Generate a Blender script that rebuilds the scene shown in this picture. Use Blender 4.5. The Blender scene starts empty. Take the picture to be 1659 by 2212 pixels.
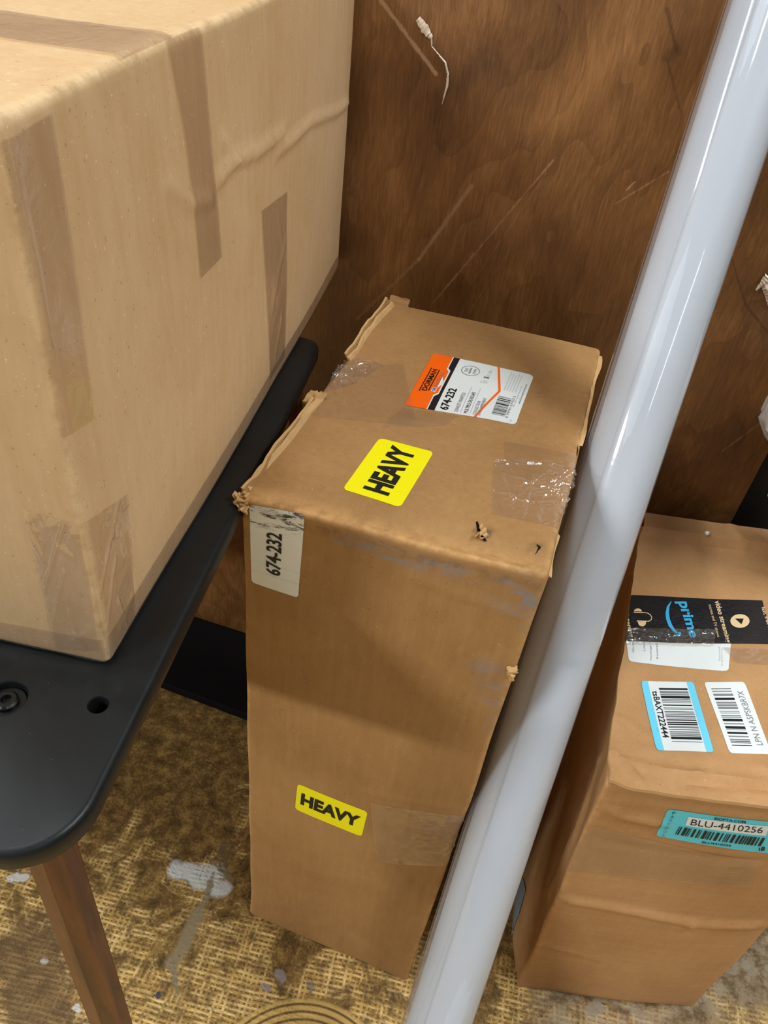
import bpy, bmesh, math, random
from mathutils import Vector, Matrix, noise
random.seed(7)
scn = bpy.context.scene
C = scn.collection
V = Vector

# ------------------------------------------------------------------ camera
CAMZ = 1.125
FPX = 1655.0
AX = Matrix(((0.94946029, -0.26845997, 0.16264808),
             (0.29681477, 0.59931886, -0.74344999),
             (0.1021085, 0.7541526, 0.64871235)))      # rows: world axes in camera space
cam_d = bpy.data.cameras.new('camera')
cam = bpy.data.objects.new('camera', cam_d)
C.objects.link(cam)
cam.matrix_world = Matrix.Translation((0, 0, CAMZ)) @ AX.to_4x4()
cam_d.sensor_width = 36.0
cam_d.sensor_fit = 'AUTO'
cam_d.lens = FPX / 2212.0 * 36.0
cam_d.clip_start = 0.02
scn.camera = cam

# ------------------------------------------------------------------ light
scn.view_settings.view_transform = 'Standard'
scn.view_settings.look = 'None'
scn.view_settings.gamma = 1.0
scn.view_settings.use_curve_mapping = False
scn.view_settings.exposure = 0.25
world = bpy.data.worlds.new('room_air')
scn.world = world
world.use_nodes = True
world.node_tree.nodes['Background'].inputs[0].default_value = (0.97, 1.0, 1.0, 1)
world.node_tree.nodes['Background'].inputs[1].default_value = 0.10


def lamp(name, loc, target, sx, sy, power, col=(0.95, 1.0, 1.02)):
    d = bpy.data.lights.new(name, 'AREA')
    d.shape = 'RECTANGLE'
    d.size = sx
    d.size_y = sy
    d.energy = power
    d.color = col
    o = bpy.data.objects.new(name, d)
    C.objects.link(o)
    o.location = loc
    o.rotation_euler = (V(target) - V(loc)).to_track_quat('-Z', 'Y').to_euler()
    return o


for lx, ly, sx_, sy_, pw in [(-2.94, -3.55, 1.2, 0.3, 225), (-2.26, -0.31, 0.25, 1.6, 50),  # second lamp placed to brighten the big carton's top
                             (2.0, 0.43, 0.25, 1.6, 66), (2.06, -2.6, 0.25, 1.6, 14), (-0.57, -0.04, 0.25, 1.6, 20)]:  # last two added for tape glints and the big carton's top
    lamp('overhead_area_light', (lx, ly, 3.37), (lx, ly + 0.001, 0), sx_, sy_, pw)


# ------------------------------------------------------------------ helpers
def ray(px, py):
    return AX @ V((px - 829.5, -(py - 1106.0), -FPX))


def at_z(px, py, z):
    d = ray(px, py)
    return V((0, 0, CAMZ)) + d * ((z - CAMZ) / d.z)


def at_y(px, py, y):
    d = ray(px, py)
    return V((0, 0, CAMZ)) + d * (y / d.y)


def srgb(r, g, b):
    f = lambda c: (c / 255 / 12.92) if c / 255 <= 0.04045 else ((c / 255 + 0.055) / 1.055) ** 2.4
    return (f(r), f(g), f(b), 1)


def tag(o, label=None, cat=None, group=None, kind=None):
    if label: o['label'] = label
    if cat: o['category'] = cat
    if group: o['group'] = group
    if kind: o['kind'] = kind
    return o


def thing(name, loc, label, cat, group=None):
    o = bpy.data.objects.new(name, None)
    C.objects.link(o)
    o.location = loc
    o.empty_display_size = 0.05
    return tag(o, label, cat, group)


def link(name, me, mats, parent=None, smooth=True, auto=35):
    """mesh in world coordinates -> object whose origin is its own base"""
    if not isinstance(mats, (list, tuple)): mats = [mats]
    for m in mats: me.materials.append(m)
    o = bpy.data.objects.new(name, me)
    C.objects.link(o)
    xs = [v.co for v in me.vertices]
    if parent is not None:
        base = V(parent.matrix_basis.translation)
        if parent.parent: base = base + V(parent.parent.matrix_basis.translation)
    else:
        base = V((sum(c.x for c in xs) / len(xs), sum(c.y for c in xs) / len(xs), min(c.z for c in xs)))
    me.transform(Matrix.Translation(-base))
    if parent is None:
        o.location = base
    else:
        o.parent = parent
    if smooth:
        for p in me.polygons: p.use_smooth = True
        try:
            me.set_sharp_from_angle(angle=math.radians(auto))
        except Exception:
            pass
    return o


def mesh_from(name, verts, faces, midx=None):
    me = bpy.data.meshes.new(name)
    me.from_pydata([tuple(v) for v in verts], [], faces)
    if midx:
        for p, i in zip(me.polygons, midx): p.material_index = i
    me.update()
    return me


def bm_mesh(name, bm):
    me = bpy.data.meshes.new(name)
    bmesh.ops.recalc_face_normals(bm, faces=bm.faces)
    bm.to_mesh(me)
    bm.free()
    return me


# ------------------------------------------------------------------ node helpers
class NT:
    def __init__(s, name):
        s.m = bpy.data.materials.new(name)
        s.m.use_nodes = True
        s.t = s.m.node_tree
        s.t.nodes.clear()
        s.out = s.n('ShaderNodeOutputMaterial')

    def n(s, kind, **kw):
        nd = s.t.nodes.new(kind)
        for k, v in kw.items():
            if hasattr(nd, k): setattr(nd, k, v)
        return nd

    def set(s, sock, v):
        if isinstance(v, bpy.types.NodeSocket):
            s.t.links.new(v, sock)
        elif v is not None:
            sock.default_value = v

    def math(s, op, a, b=None, c=None, clamp=False):
        nd = s.n('ShaderNodeMath', operation=op)
        nd.use_clamp = clamp
        s.set(nd.inputs[0], a)
        if b is not None: s.set(nd.inputs[1], b)
        if c is not None: s.set(nd.inputs[2], c)
        return nd.outputs[0]

    def mix(s, fac, a, b, mode='MIX'):
        nd = s.n('ShaderNodeMix', data_type='RGBA', blend_type=mode)
        s.set(nd.inputs[0], fac)
        s.set(nd.inputs[6], a)
        s.set(nd.inputs[7], b)
        return nd.outputs[2]

    def coord(s, scale=(1, 1, 1), loc=(0, 0, 0), rot=(0, 0, 0), src=None):
        if src is None: src = s.n('ShaderNodeTexCoord').outputs['Object']
        mp = s.n('ShaderNodeMapping')
        s.set(mp.inputs[0], src)
        mp.inputs['Location'].default_value = loc
        mp.inputs['Rotation'].default_value = rot
        mp.inputs['Scale'].default_value = scale
        return mp.outputs[0]

    def noise(s, vec, scale, detail=4, rough=0.55, dist=0.0, out='Fac'):
        nd = s.n('ShaderNodeTexNoise')
        s.set(nd.inputs['Vector'], vec)
        nd.inputs['Scale'].default_value = scale
        nd.inputs['Detail'].default_value = detail
        nd.inputs['Roughness'].default_value = rough
        nd.inputs['Distortion'].default_value = dist
        return nd.outputs[out]

    def ramp(s, fac, stops, interp='LINEAR'):
        nd = s.n('ShaderNodeValToRGB')
        s.set(nd.inputs[0], fac)
        cr = nd.color_ramp
        cr.interpolation = interp
        while len(cr.elements) < len(stops): cr.elements.new(0.5)
        for e, (p, c) in zip(cr.elements, stops):
            e.position = p
            e.color = c if len(c) == 4 else (*c, 1)
        return nd.outputs[0]

    def rng(s, v, a, b, c=0.0, d=1.0):
        nd = s.n('ShaderNodeMapRange')
        s.set(nd.inputs[0], v)
        for i, x in enumerate((a, b, c, d)): nd.inputs[1 + i].default_value = x
        return nd.outputs[0]

    def attr(s, name):
        return s.n('ShaderNodeAttribute', attribute_name=name).outputs['Fac']

    def bump(s, h, strength=0.3, dist=0.001, normal=None):
        nd = s.n('ShaderNodeBump')
        nd.inputs['Strength'].default_value = strength
        nd.inputs['Distance'].default_value = dist
        s.set(nd.inputs['Height'], h)
        if normal is not None: s.set(nd.inputs['Normal'], normal)
        return nd.outputs[0]

    def principled(s, col, rough=0.5, spec=0.5, normal=None, metal=0.0, coat=0.0, coat_rough=0.1, sub=0.0):
        p = s.n('ShaderNodeBsdfPrincipled')
        s.set(p.inputs['Base Color'], col)
        s.set(p.inputs['Roughness'], rough)
        s.set(p.inputs['Specular IOR Level'], spec)
        p.inputs['Metallic'].default_value = metal
        p.inputs['Coat Weight'].default_value = coat
        p.inputs['Coat Roughness'].default_value = coat_rough
        if normal is not None: s.set(p.inputs['Normal'], normal)
        return p.outputs[0]

    def done(s, sh):
        s.t.links.new(sh, s.out.inputs['Surface'])
        return s.m


def plain(name, col, rough=0.6, spec=0.4, metal=0.0, coat=0.0, nz=0.0):
    t = NT(name)
    c = col
    if nz:
        f = t.noise(t.coord(), 60, 3)
        c = t.mix(f, tuple(x * (1 - nz) for x in col[:3]) + (1,), tuple(min(1, x * (1 + nz)) for x in col[:3]) + (1,))
    return t.done(t.principled(c, rough, spec, metal=metal, coat=coat))


def cardboard(name, light, dark, scuff=(0.30, 0.31, 0.33, 1), fl_axis=0, blotch=6.0, rough=0.72):
    t = NT(name)
    co = t.coord()
    big = t.noise(co, blotch, 5, 0.6, 0.4)
    fib = t.noise(t.coord((1, 1, 0.25)), 160, 3, 0.6)
    fl = t.noise(t.coord((90, 90, 5) if fl_axis == 2 else (5, 5, 90)), 1.6, 3, 0.6)
    f = t.math('ADD', t.math('MULTIPLY', big, 0.7), t.math('ADD', t.math('MULTIPLY', fib, 0.2), t.math('MULTIPLY', fl, 0.22)))
    c = t.ramp(f, [(0.38, dark), (0.75, light)])
    sp = t.noise(co, 420, 2, 0.5)
    c = t.mix(t.rng(sp, 0.68, 0.78), c, tuple(x * 1.25 for x in light[:3]) + (1,))
    c = t.mix(t.math('MULTIPLY', t.rng(sp, 0.33, 0.26), 0.5), c, tuple(x * 0.5 for x in dark[:3]) + (1,))
    # worn pale fibres and grey scuffs: painted masks carried by the mesh
    br = t.noise(t.coord((1, 1, 1)), 75, 5, 0.7)
    pale = t.math('MULTIPLY', t.attr('pale'), t.rng(br, 0.35, 0.6), clamp=True)
    c = t.mix(pale, c, tuple(min(1, x * 1.45) for x in light[:3]) + (1,))
    br2 = t.noise(t.coord((0.6, 1, 2.2)), 60, 6, 0.75, 0.6)
    sc = t.math('MULTIPLY', t.attr('scuff'), t.rng(br2, 0.44, 0.60), clamp=True)
    c = t.mix(sc, c, scuff)
    dk = t.math('MULTIPLY', t.attr('grime'), t.rng(br, 0.42, 0.6), clamp=True)
    c = t.mix(dk, c, (0.03, 0.02, 0.012, 1))
    bmp = t.bump(t.math('ADD', fib, t.math('MULTIPLY', big, 1.2)), 0.25, 0.0012)
    return t.done(t.principled(c, rough, 0.3, bmp))


def film(name, tint=(0.86, 0.80, 0.74, 1), haze=0.10, hazecol=(0.75, 0.68, 0.6, 1), rough=0.08, wr=0.35, scale=30, base=0.05, wd=0.002):
    """clear plastic: mostly transparent, with real reflections and a faint haze"""
    t = NT(name)
    nz = t.noise(t.coord((1, 1, 1)), scale, 4, 0.6, 1.2)
    nrm = t.bump(nz, wr, wd)
    tr = t.n('ShaderNodeBsdfTransparent')
    tr.inputs[0].default_value = tint
    df = t.n('ShaderNodeBsdfDiffuse')
    df.inputs[0].default_value = hazecol
    gl = t.n('ShaderNodeBsdfGlossy')
    gl.inputs[0].default_value = (1, 1, 1, 1)
    gl.inputs['Roughness'].default_value = rough
    t.set(gl.inputs['Normal'], nrm)
    m1 = t.n('ShaderNodeMixShader')
    m1.inputs[0].default_value = haze
    t.t.links.new(tr.outputs[0], m1.inputs[1])
    t.t.links.new(df.outputs[0], m1.inputs[2])
    ge = t.n('ShaderNodeNewGeometry')
    dt = t.n('ShaderNodeVectorMath', operation='DOT_PRODUCT')
    t.set(dt.inputs[0], ge.outputs['Incoming'])
    t.set(dt.inputs[1], nrm)
    fc = t.math('SUBTRACT', 1.0, t.math('ABSOLUTE', dt.outputs['Value']), clamp=True)
    frs = t.math('MULTIPLY_ADD', t.math('POWER', fc, 5.0), 0.9, 0.04)
    m2 = t.n('ShaderNodeMixShader')
    t.set(m2.inputs[0], t.math('ADD', frs, base, clamp=True))
    t.t.links.new(m1.outputs[0], m2.inputs[1])
    t.t.links.new(gl.outputs[0], m2.inputs[2])
    return t.done(m2.outputs[0])


# ------------------------------------------------------------------ materials
M = {}
M['kraft_light'] = cardboard('kraft_light', srgb(222, 188, 146), srgb(200, 162, 114), fl_axis=2)
M['kraft_brown'] = cardboard('kraft_brown', srgb(180, 138, 88), srgb(154, 112, 66), fl_axis=2, scuff=(0.25, 0.25, 0.27, 1))
M['kraft_orange'] = cardboard('kraft_orange', srgb(198, 152, 104), srgb(172, 126, 78), fl_axis=0)
M['kraft_edge'] = plain('kraft_edge', srgb(205, 165, 112), 0.85, 0.2, nz=0.25)
M['tape'] = film('tape_clear', tint=(0.93, 0.90, 0.87, 1), haze=0.10, hazecol=(0.55, 0.45, 0.36, 1), rough=0.16)
M['tape_faint'] = film('tape_faint', tint=(0.975, 0.965, 0.95, 1), haze=0.05, hazecol=(0.6, 0.5, 0.4, 1), rough=0.14)
M['tape_shiny'] = film('tape_wrinkled', tint=(0.96, 0.94, 0.92, 1), haze=0.05, rough=0.09, wr=0.3, scale=28, base=0.08, wd=0.003)
M['black_ink'] = plain('black_ink', (0.012, 0.012, 0.012, 1), 0.5, 0.3)
M['grey_ink'] = plain('grey_ink', (0.22, 0.22, 0.23, 1), 0.6, 0.3)
M['pale_ink'] = plain('pale_ink', (0.45, 0.47, 0.47, 1), 0.6, 0.3)
M['white_label'] = plain('white_label', srgb(228, 232, 229), 0.45, 0.4, nz=0.03)
M['yellow_label'] = plain('yellow_label', srgb(255, 244, 0), 0.45, 0.4)
M['orange_label'] = plain('orange_label', srgb(255, 104, 10), 0.4, 0.4)
M['cyan_label'] = plain('cyan_label', srgb(112, 212, 240), 0.45, 0.4)
M['teal_label'] = plain('teal_label', srgb(84, 208, 226), 0.4, 0.4)
M['grey_label'] = plain('grey_label', srgb(150, 158, 162), 0.5, 0.4)
M['cream_ink'] = plain('cream_ink', srgb(236, 204, 156), 0.5, 0.3)
M['blue_ink'] = plain('blue_ink', srgb(64, 176, 224), 0.4, 0.3)
M['steel'] = plain('dark_steel', (0.04, 0.042, 0.042, 1), 0.3, 0.5, metal=0.9)
M['dark'] = plain('dark_hole', (0.004, 0.004, 0.004, 1), 0.9, 0.1)  # near-black painted in for the shade inside drilled holes and torn slits
M['foam'] = plain('foam', (0.9, 0.9, 0.9, 1), 0.6)


def smudged_label():
    t = NT('smudged_label')
    sm = t.noise(t.coord((0.8, 1, 3)), 55, 6, 0.75, 0.8)
    band = t.attr('grime')
    f = t.math('MULTIPLY', band, t.rng(sm, 0.50, 0.60), clamp=True)
    ln = t.noise(t.coord((2, 1, 130)), 1.0, 3, 0.6)
    c = t.mix(t.rng(ln, 0.56, 0.68, 0, 0.25), srgb(238, 240, 234), srgb(190, 192, 188))
    c = t.mix(f, c, (0.03, 0.032, 0.034, 1))
    return t.done(t.principled(c, 0.5, 0.4))


M['smudged_label'] = smudged_label()


def black_poly():
    t = NT('black_tape_plastic')
    nz = t.noise(t.coord(), 26, 4, 0.6, 1.5)
    fine = t.noise(t.coord((1, 4, 1)), 60, 3, 0.6)
    nrm = t.bump(t.math('ADD', nz, t.math('MULTIPLY', fine, 0.3)), 0.5, 0.004)
    return t.done(t.principled((0.016, 0.016, 0.018, 1), 0.22, 0.5, nrm))


M['black_poly'] = black_poly()


def table_black():
    t = NT('table_black')
    sm = t.noise(t.coord((1, 1, 1)), 9, 4, 0.6, 0.6)
    c = t.mix(t.rng(sm, 0.35, 0.7), (0.005, 0.0055, 0.0055, 1), (0.011, 0.0125, 0.013, 1))
    sp = t.noise(t.coord((1, 1, 1)), 300, 2, 0.5)
    c = t.mix(t.rng(sp, 0.76, 0.82), c, (0.12, 0.13, 0.13, 1))
    r = t.rng(sm, 0.3, 0.7, 0.30, 0.46)
    return t.done(t.principled(c, r, 0.30, t.bump(sp, 0.06, 0.0006)))


M['table_black'] = table_black()


def walnut():
    t = NT('walnut')
    g = t.noise(t.coord((14, 14, 1.2)), 9, 5, 0.65, 0.5)
    c = t.ramp(g, [(0.3, srgb(62, 30, 14)), (0.7, srgb(114, 66, 38))])
    return t.done(t.principled(c, 0.4, 0.45, t.bump(g, 0.15, 0.0006)))


M['walnut'] = walnut()


def segmask(t, sx, sz, a, b, w0, soft, wob=None):
    """1 on the segment a-b in the (x, z) plane, 0 beyond half width w0 (+soft)"""
    ax, az = a
    dx, dz = b[0] - ax, b[1] - az
    L2 = dx * dx + dz * dz
    px = t.math('SUBTRACT', sx, ax)
    pz = t.math('SUBTRACT', sz, az)
    h = t.math('DIVIDE', t.math('ADD', t.math('MULTIPLY', px, dx), t.math('MULTIPLY', pz, dz)), L2)
    h = t.math('MINIMUM', t.math('MAXIMUM', h, 0.0), 1.0)
    qx = t.math('SUBTRACT', px, t.math('MULTIPLY', h, dx))
    qz = t.math('SUBTRACT', pz, t.math('MULTIPLY', h, dz))
    d = t.math('SQRT', t.math('ADD', t.math('MULTIPLY', qx, qx), t.math('MULTIPLY', qz, qz)))
    if wob is not None: d = t.math('ADD', d, wob)
    return t.rng(d, w0, w0 + soft, 1.0, 0.0)


PANEL_Y = 0.84


def plywood():
    t = NT('stained_plywood')
    src = t.n('ShaderNodeNewGeometry').outputs['Position']
    sep = t.n('ShaderNodeSeparateXYZ')
    t.set(sep.inputs[0], src)
    x, z = sep.outputs[0], sep.outputs[2]
    lo = t.noise(t.coord((1, 0, 0.55), src=src), 5.0, 3, 0.5)
    lo2 = t.noise(t.coord((1, 0, 0.5), (3, 0, 1), src=src), 9.0, 3, 0.55, 0.6)
    # cathedral figure: contour lines of a smooth height field
    ph = t.math('ADD', t.math('MULTIPLY', lo, 13.0), t.math('MULTIPLY', x, 11.0))
    ring = t.math('FRACT', ph)
    ring = t.math('POWER', ring, 2.2)
    fib = t.noise(t.coord((1.0, 0, 0.07), rot=(0, 0.12, 0), src=src), 420, 4, 0.65)
    wv = t.n('ShaderNodeCombineXYZ')
    t.set(wv.inputs[0], t.math('ADD', x, t.math('MULTIPLY', lo, 0.16)))
    t.set(wv.inputs[2], t.math('ADD', z, t.math('MULTIPLY', lo2, 0.10)))
    fib2 = t.noise(t.coord((1.0, 0, 0.16), rot=(0, -0.4, 0), src=wv.outputs[0]), 260, 5, 0.75)
    f = t.math('ADD', t.math('MULTIPLY', lo2, 0.62), t.math('MULTIPLY', fib, 0.26))
    f = t.math('ADD', f, t.math('MULTIPLY', fib2, 0.24))
    f = t.math('SUBTRACT', f, t.math('MULTIPLY', ring, 0.05))
    c = t.ramp(f, [(0.36, srgb(70, 42, 18)), (0.56, srgb(122, 80, 40)), (0.80, srgb(176, 124, 72))])
    pale = srgb(196, 158, 120)
    P = lambda px, py: (at_y(px, py, PANEL_Y).x, at_y(px, py, PANEL_Y).z)
    wob = t.math('MULTIPLY', t.math('SUBTRACT', t.noise(t.coord((1, 1, 1), src=src), 160, 3, 0.7), 0.45), 0.004)
    for a, b, w, s, k in [((822, 0), (942, 160), 0.0012, 0.0014, 0.75), ((1018, 402), (905, 560), 0.0004, 0.003, 0.5),
                          ((1200, 340), (935, 655), 0.0002, 0.0013, 0.6), ((905, 560), (770, 690), 0.0002, 0.003, 0.28),
                          ((1180, 375), (1000, 640), 0.0002, 0.0010, 0.25), ((1445, 370), (1330, 440), 0.0002, 0.0012, 0.35),
                          ((1372, 392), (1352, 412), 0.0003, 0.0008, 0.6), ((1100, 540), (1010, 680), 0.0001, 0.001, 0.25),
                          ((765, 385), (752, 410), 0.0002, 0.0012, 0.3), ((1655, 905), (1560, 975), 0.0003, 0.0014, 0.35)]:
        m = segmask(t, x, z, P(*a), P(*b), w, s, wob)
        c = t.mix(t.math('MULTIPLY', m, k * 0.7), c, pale)
    # knots / dark veins
    for a, b, w, s, k in [((1440, 20), (1462, 110), 0.0006, 0.002, 0.55), ((1462, 110), (1440, 125), 0.003, 0.004, 0.35),
                          ((1440, 125), (1470, 240), 0.0004, 0.0015, 0.5), ((1580, 560), (1612, 660), 0.0002, 0.0015, 0.6),
                          ((1612, 660), (1659, 720), 0.0002, 0.002, 0.55)]:
        m = segmask(t, x, z, P(*a), P(*b), w, s, wob)
        c = t.mix(t.math('MULTIPLY', m, k), c, srgb(70, 40, 18))
    r = t.rng(fib2, 0.3, 0.7, 0.38, 0.55)
    nrm = t.bump(t.math('ADD', t.math('MULTIPLY', fib, 0.4), fib2), 0.14, 0.0008)
    return t.done(t.principled(c, r, 0.45, nrm))


M['plywood'] = plywood()


def floor_mat():
    t = NT('glue_stained_subfloor')
    src = t.n('ShaderNodeNewGeometry').outputs['Position']
    wn = t.noise(t.coord((1, 1, 0), src=src), 7, 3, 0.5, out='Color')
    wv = t.n('ShaderNodeVectorMath', operation='SCALE')
    t.set(wv.inputs[0], wn)
    wv.inputs[3].default_value = 0.013
    ad = t.n('ShaderNodeVectorMath', operation='ADD')
    t.set(ad.inputs[0], src)
    t.set(ad.inputs[1], wv.outputs[0])
    sp = t.n('ShaderNodeSeparateXYZ')
    t.set(sp.inputs[0], t.coord((1, 1, 0), rot=(0, 0, -0.12), src=ad.outputs[0]))
    wx = t.math('ABSOLUTE', t.math('SINE', t.math('MULTIPLY', sp.outputs[0], math.pi / 0.0068)))
    wy = t.math('ABSOLUTE', t.math('SINE', t.math('MULTIPLY', sp.outputs[1], math.pi / 0.0062)))
    fine = t.noise(t.coord((1, 1, 0), src=src), 260, 4, 0.7)
    n1 = t.noise(t.coord((1, 1, 0), src=src), 11, 5, 0.65, 0.8)
    n2 = t.noise(t.coord((1, 1, 0), (5, 2, 0), src=src), 16, 5, 0.6, 0.5)
    n3 = t.noise(t.coord((1, 1, 0), (1, 7, 0), src=src), 45, 5, 0.7)
    # threads: ridges along both directions, horizontal ones stronger in places
    tx = t.math('POWER', wx, 1.1)
    ty = t.math('POWER', wy, 1.1)
    g = t.math('MAXIMUM', t.math('MULTIPLY', ty, t.rng(n2, 0.35, 0.5, 0.75, 1.0)), t.math('MULTIPLY', tx, t.rng(n2, 0.6, 0.45, 0.55, 0.95)))
    ax_ = t.noise(t.coord((14, 150, 0), rot=(0, 0, -0.12), src=ad.outputs[0]), 1.0, 3, 0.7)
    ay_ = t.noise(t.coord((150, 14, 0), rot=(0, 0, -0.12), src=ad.outputs[0]), 1.0, 3, 0.7)
    g = t.math('MAXIMUM', t.math('MULTIPLY', ty, t.rng(ax_, 0.35, 0.62, 0.25, 1.05)), t.math('MULTIPLY', tx, t.rng(ay_, 0.38, 0.66, 0.15, 0.95)))
    gr = t.math('ADD', t.math('MULTIPLY', g, 0.8), t.math('MULTIPLY', fine, 0.45))
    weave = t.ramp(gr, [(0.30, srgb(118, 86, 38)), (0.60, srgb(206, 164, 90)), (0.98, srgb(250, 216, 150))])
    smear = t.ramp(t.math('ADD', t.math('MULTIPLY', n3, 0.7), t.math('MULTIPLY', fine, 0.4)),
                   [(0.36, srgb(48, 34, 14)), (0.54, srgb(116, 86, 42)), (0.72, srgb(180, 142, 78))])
    sx = t.n('ShaderNodeSeparateXYZ')
    t.set(sx.inputs[0], src)
    X, Y = sx.outputs[0], sx.outputs[1]
    # the back of the room by the panel is more worn, the near part still shows its weave
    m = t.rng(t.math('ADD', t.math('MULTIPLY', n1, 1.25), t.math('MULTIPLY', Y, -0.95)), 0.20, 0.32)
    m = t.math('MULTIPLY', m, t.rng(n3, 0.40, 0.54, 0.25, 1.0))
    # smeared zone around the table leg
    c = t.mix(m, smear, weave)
    wob = t.math('MULTIPLY', t.math('SUBTRACT', n3, 0.5), 0.05)
    Pz = lambda px, py: (at_z(px, py, 0).x, at_z(px, py, 0).y)
    c = t.mix(t.math('MULTIPLY', segmask(t, X, Y, Pz(60, 2050), Pz(90, 2200), 0.03, 0.03, wob), 0.85), c,
              t.mix(n3, srgb(70, 50, 28), srgb(140, 106, 66)))
    # patches of grey paint to the right, under and around the carton
    gm = segmask(t, X, Y, Pz(1250, 2190), Pz(1700, 2050), 0.03, 0.05, wob)
    gm = t.math('MULTIPLY', gm, t.rng(n3, 0.42, 0.6, 0.1, 0.9))
    c = t.mix(gm, c, srgb(150, 138, 118))
    # pale paint blot and its grey streak
    for a, b, w, s, k, col in [((378, 1880), (470, 1885), 0.008, 0.006, 0.95, srgb(218, 216, 208)),
                               ((430, 1900), (482, 1920), 0.009, 0.005, 0.9, srgb(212, 210, 200)),
                               ((455, 1860), (500, 1900), 0.0006, 0.004, 0.8, srgb(140, 118, 84)),
                               ((462, 1885), (430, 1975), 0.002, 0.003, 0.9, srgb(140, 124, 96)),
                               ((430, 1975), (375, 2080), 0.006, 0.005, 0.9, srgb(146, 128, 96)),
                               ((375, 2080), (385, 2160), 0.001, 0.004, 0.85, srgb(138, 122, 94)),
                               ((485, 1830), (480, 1880), 0.005, 0.006, 0.7, srgb(110, 92, 64)),
                               ((20, 1898), (55, 1898), 0.003, 0.003, 0.9, srgb(220, 214, 204)),
                               ((395, 1440), (420, 1450), 0.002, 0.003, 0.0, srgb(220, 214, 204)),
                               ((165, 2175), (170, 2185), 0.003, 0.002, 0.9, srgb(220, 214, 204)),
                               ((92, 2075), (95, 2078), 0.003, 0.002, 0.8, srgb(200, 190, 176)),
                               ((600, 2105), (612, 2115), 0.004, 0.002, 0.7, srgb(158, 152, 150)),
                               ((570, 2130), (578, 2136), 0.003, 0.002, 0.7, srgb(150, 146, 146)),
                               ((668, 2125), (675, 2135), 0.004, 0.002, 0.7, srgb(120, 114, 112)),
                               ((340, 2150), (342, 2152), 0.002, 0.001, 0.9, srgb(60, 60, 86))]:
        mm = segmask(t, X, Y, Pz(*a), Pz(*b), w, s, t.math('MULTIPLY', wob, 0.45))
        c = t.mix(t.math('MULTIPLY', mm, k), c, col)
    pit = t.rng(t.noise(t.coord((1, 1, 0), (9, 9, 0), src=src), 120, 3, 0.6), 0.66, 0.72)
    c = t.mix(t.math('MULTIPLY', pit, 0.7), c, srgb(40, 28, 14))
    # a loop of raised yellow threads near the table side
    cx, cy = at_z(640, 2420, 0).x, at_z(640, 2420, 0).y
    dx = t.math('SUBTRACT', X, cx)
    dy = t.math('SUBTRACT', Y, cy)
    rr = t.math('SQRT', t.math('ADD', t.math('MULTIPLY', dx, dx), t.math('MULTIPLY', dy, dy)))
    R0 = (at_z(640, 2160, 0) - at_z(640, 2420, 0)).length
    band = t.math('MULTIPLY', t.rng(rr, R0 + 0.004, R0 - 0.002), t.rng(rr, R0 - 0.05, R0 - 0.03))
    lines = t.math('ABSOLUTE', t.math('SINE', t.math('MULTIPLY', rr, math.pi / 0.0085)))
    lc = t.ramp(lines, [(0.2, srgb(96, 72, 34)), (0.8, srgb(222, 182, 104))])
    c = t.mix(t.math('MULTIPLY', band, 0.85), c, lc)
    h = t.math('ADD', t.math('MULTIPLY', t.math('MULTIPLY', g, m), 1.0), t.math('MULTIPLY', n3, 0.9))
    nrm = t.bump(t.math('ADD', h, t.math('MULTIPLY', fine, 0.3)), 0.6, 0.002)
    return t.done(t.principled(c, t.rng(n3, 0.3, 0.7, 0.5, 0.75), 0.35, nrm))


M['floor'] = floor_mat()
M['wall'] = plain('painted_wall', (0.62, 0.61, 0.57, 1), 0.7, nz=0.04)
M['strip_black'] = plain('strip_black', (0.006, 0.005, 0.005, 1), 0.8, 0.1)


# ------------------------------------------------------------------ setting
def quad_mesh(name, a, b, c, d):
    return mesh_from(name, [a, b, c, d], [(0, 1, 2, 3)])


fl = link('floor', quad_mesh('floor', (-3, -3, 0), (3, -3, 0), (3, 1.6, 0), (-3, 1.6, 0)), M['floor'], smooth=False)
tag(fl, kind='structure')
w = link('wall_back', quad_mesh('wall_back', (-3, 1.3, 0), (3, 1.3, 0), (3, 1.3, 2.9), (-3, 1.3, 2.9)), M['wall'], smooth=False)
tag(w, kind='structure')


def box_bm(bm, lo, hi, bev=0.0, seg=2):
    r = bmesh.ops.create_cube(bm, size=1.0)
    vs = r['verts']
    for v in vs:
        v.co = V([lo[i] + (v.co[i] + 0.5) * (hi[i] - lo[i]) for i in range(3)])
    if bev:
        es = list({e for v in vs for e in v.link_edges})
        bmesh.ops.bevel(bm, geom=es, offset=bev, segments=seg, affect='EDGES', profile=0.5)


# stained plywood board standing behind everything
bm = bmesh.new()
box_bm(bm, (-1.5, PANEL_Y, 0.0), (0.262, PANEL_Y + 0.018, 1.32), 0.0015)
panel = link('plywood_panel', bm_mesh('plywood_panel', bm), M['plywood'])
tag(panel, 'large brown stained plywood panel with pale scratches standing upright behind the cartons', 'board')
bm = bmesh.new()
box_bm(bm, (-0.2, PANEL_Y + 0.03, 0.0), (0.95, PANEL_Y + 0.045, 1.25), 0.001)
pb = link('fibreboard_sheet', bm_mesh('fibreboard_sheet', bm), plain('fibreboard_grey', srgb(38, 32, 22), 0.8, nz=0.1))  # board widened and darkened in place of the shaded gap past the panel
tag(pb, 'dark board showing behind the right end of the plywood panel, near the frame edge', 'board')

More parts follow.
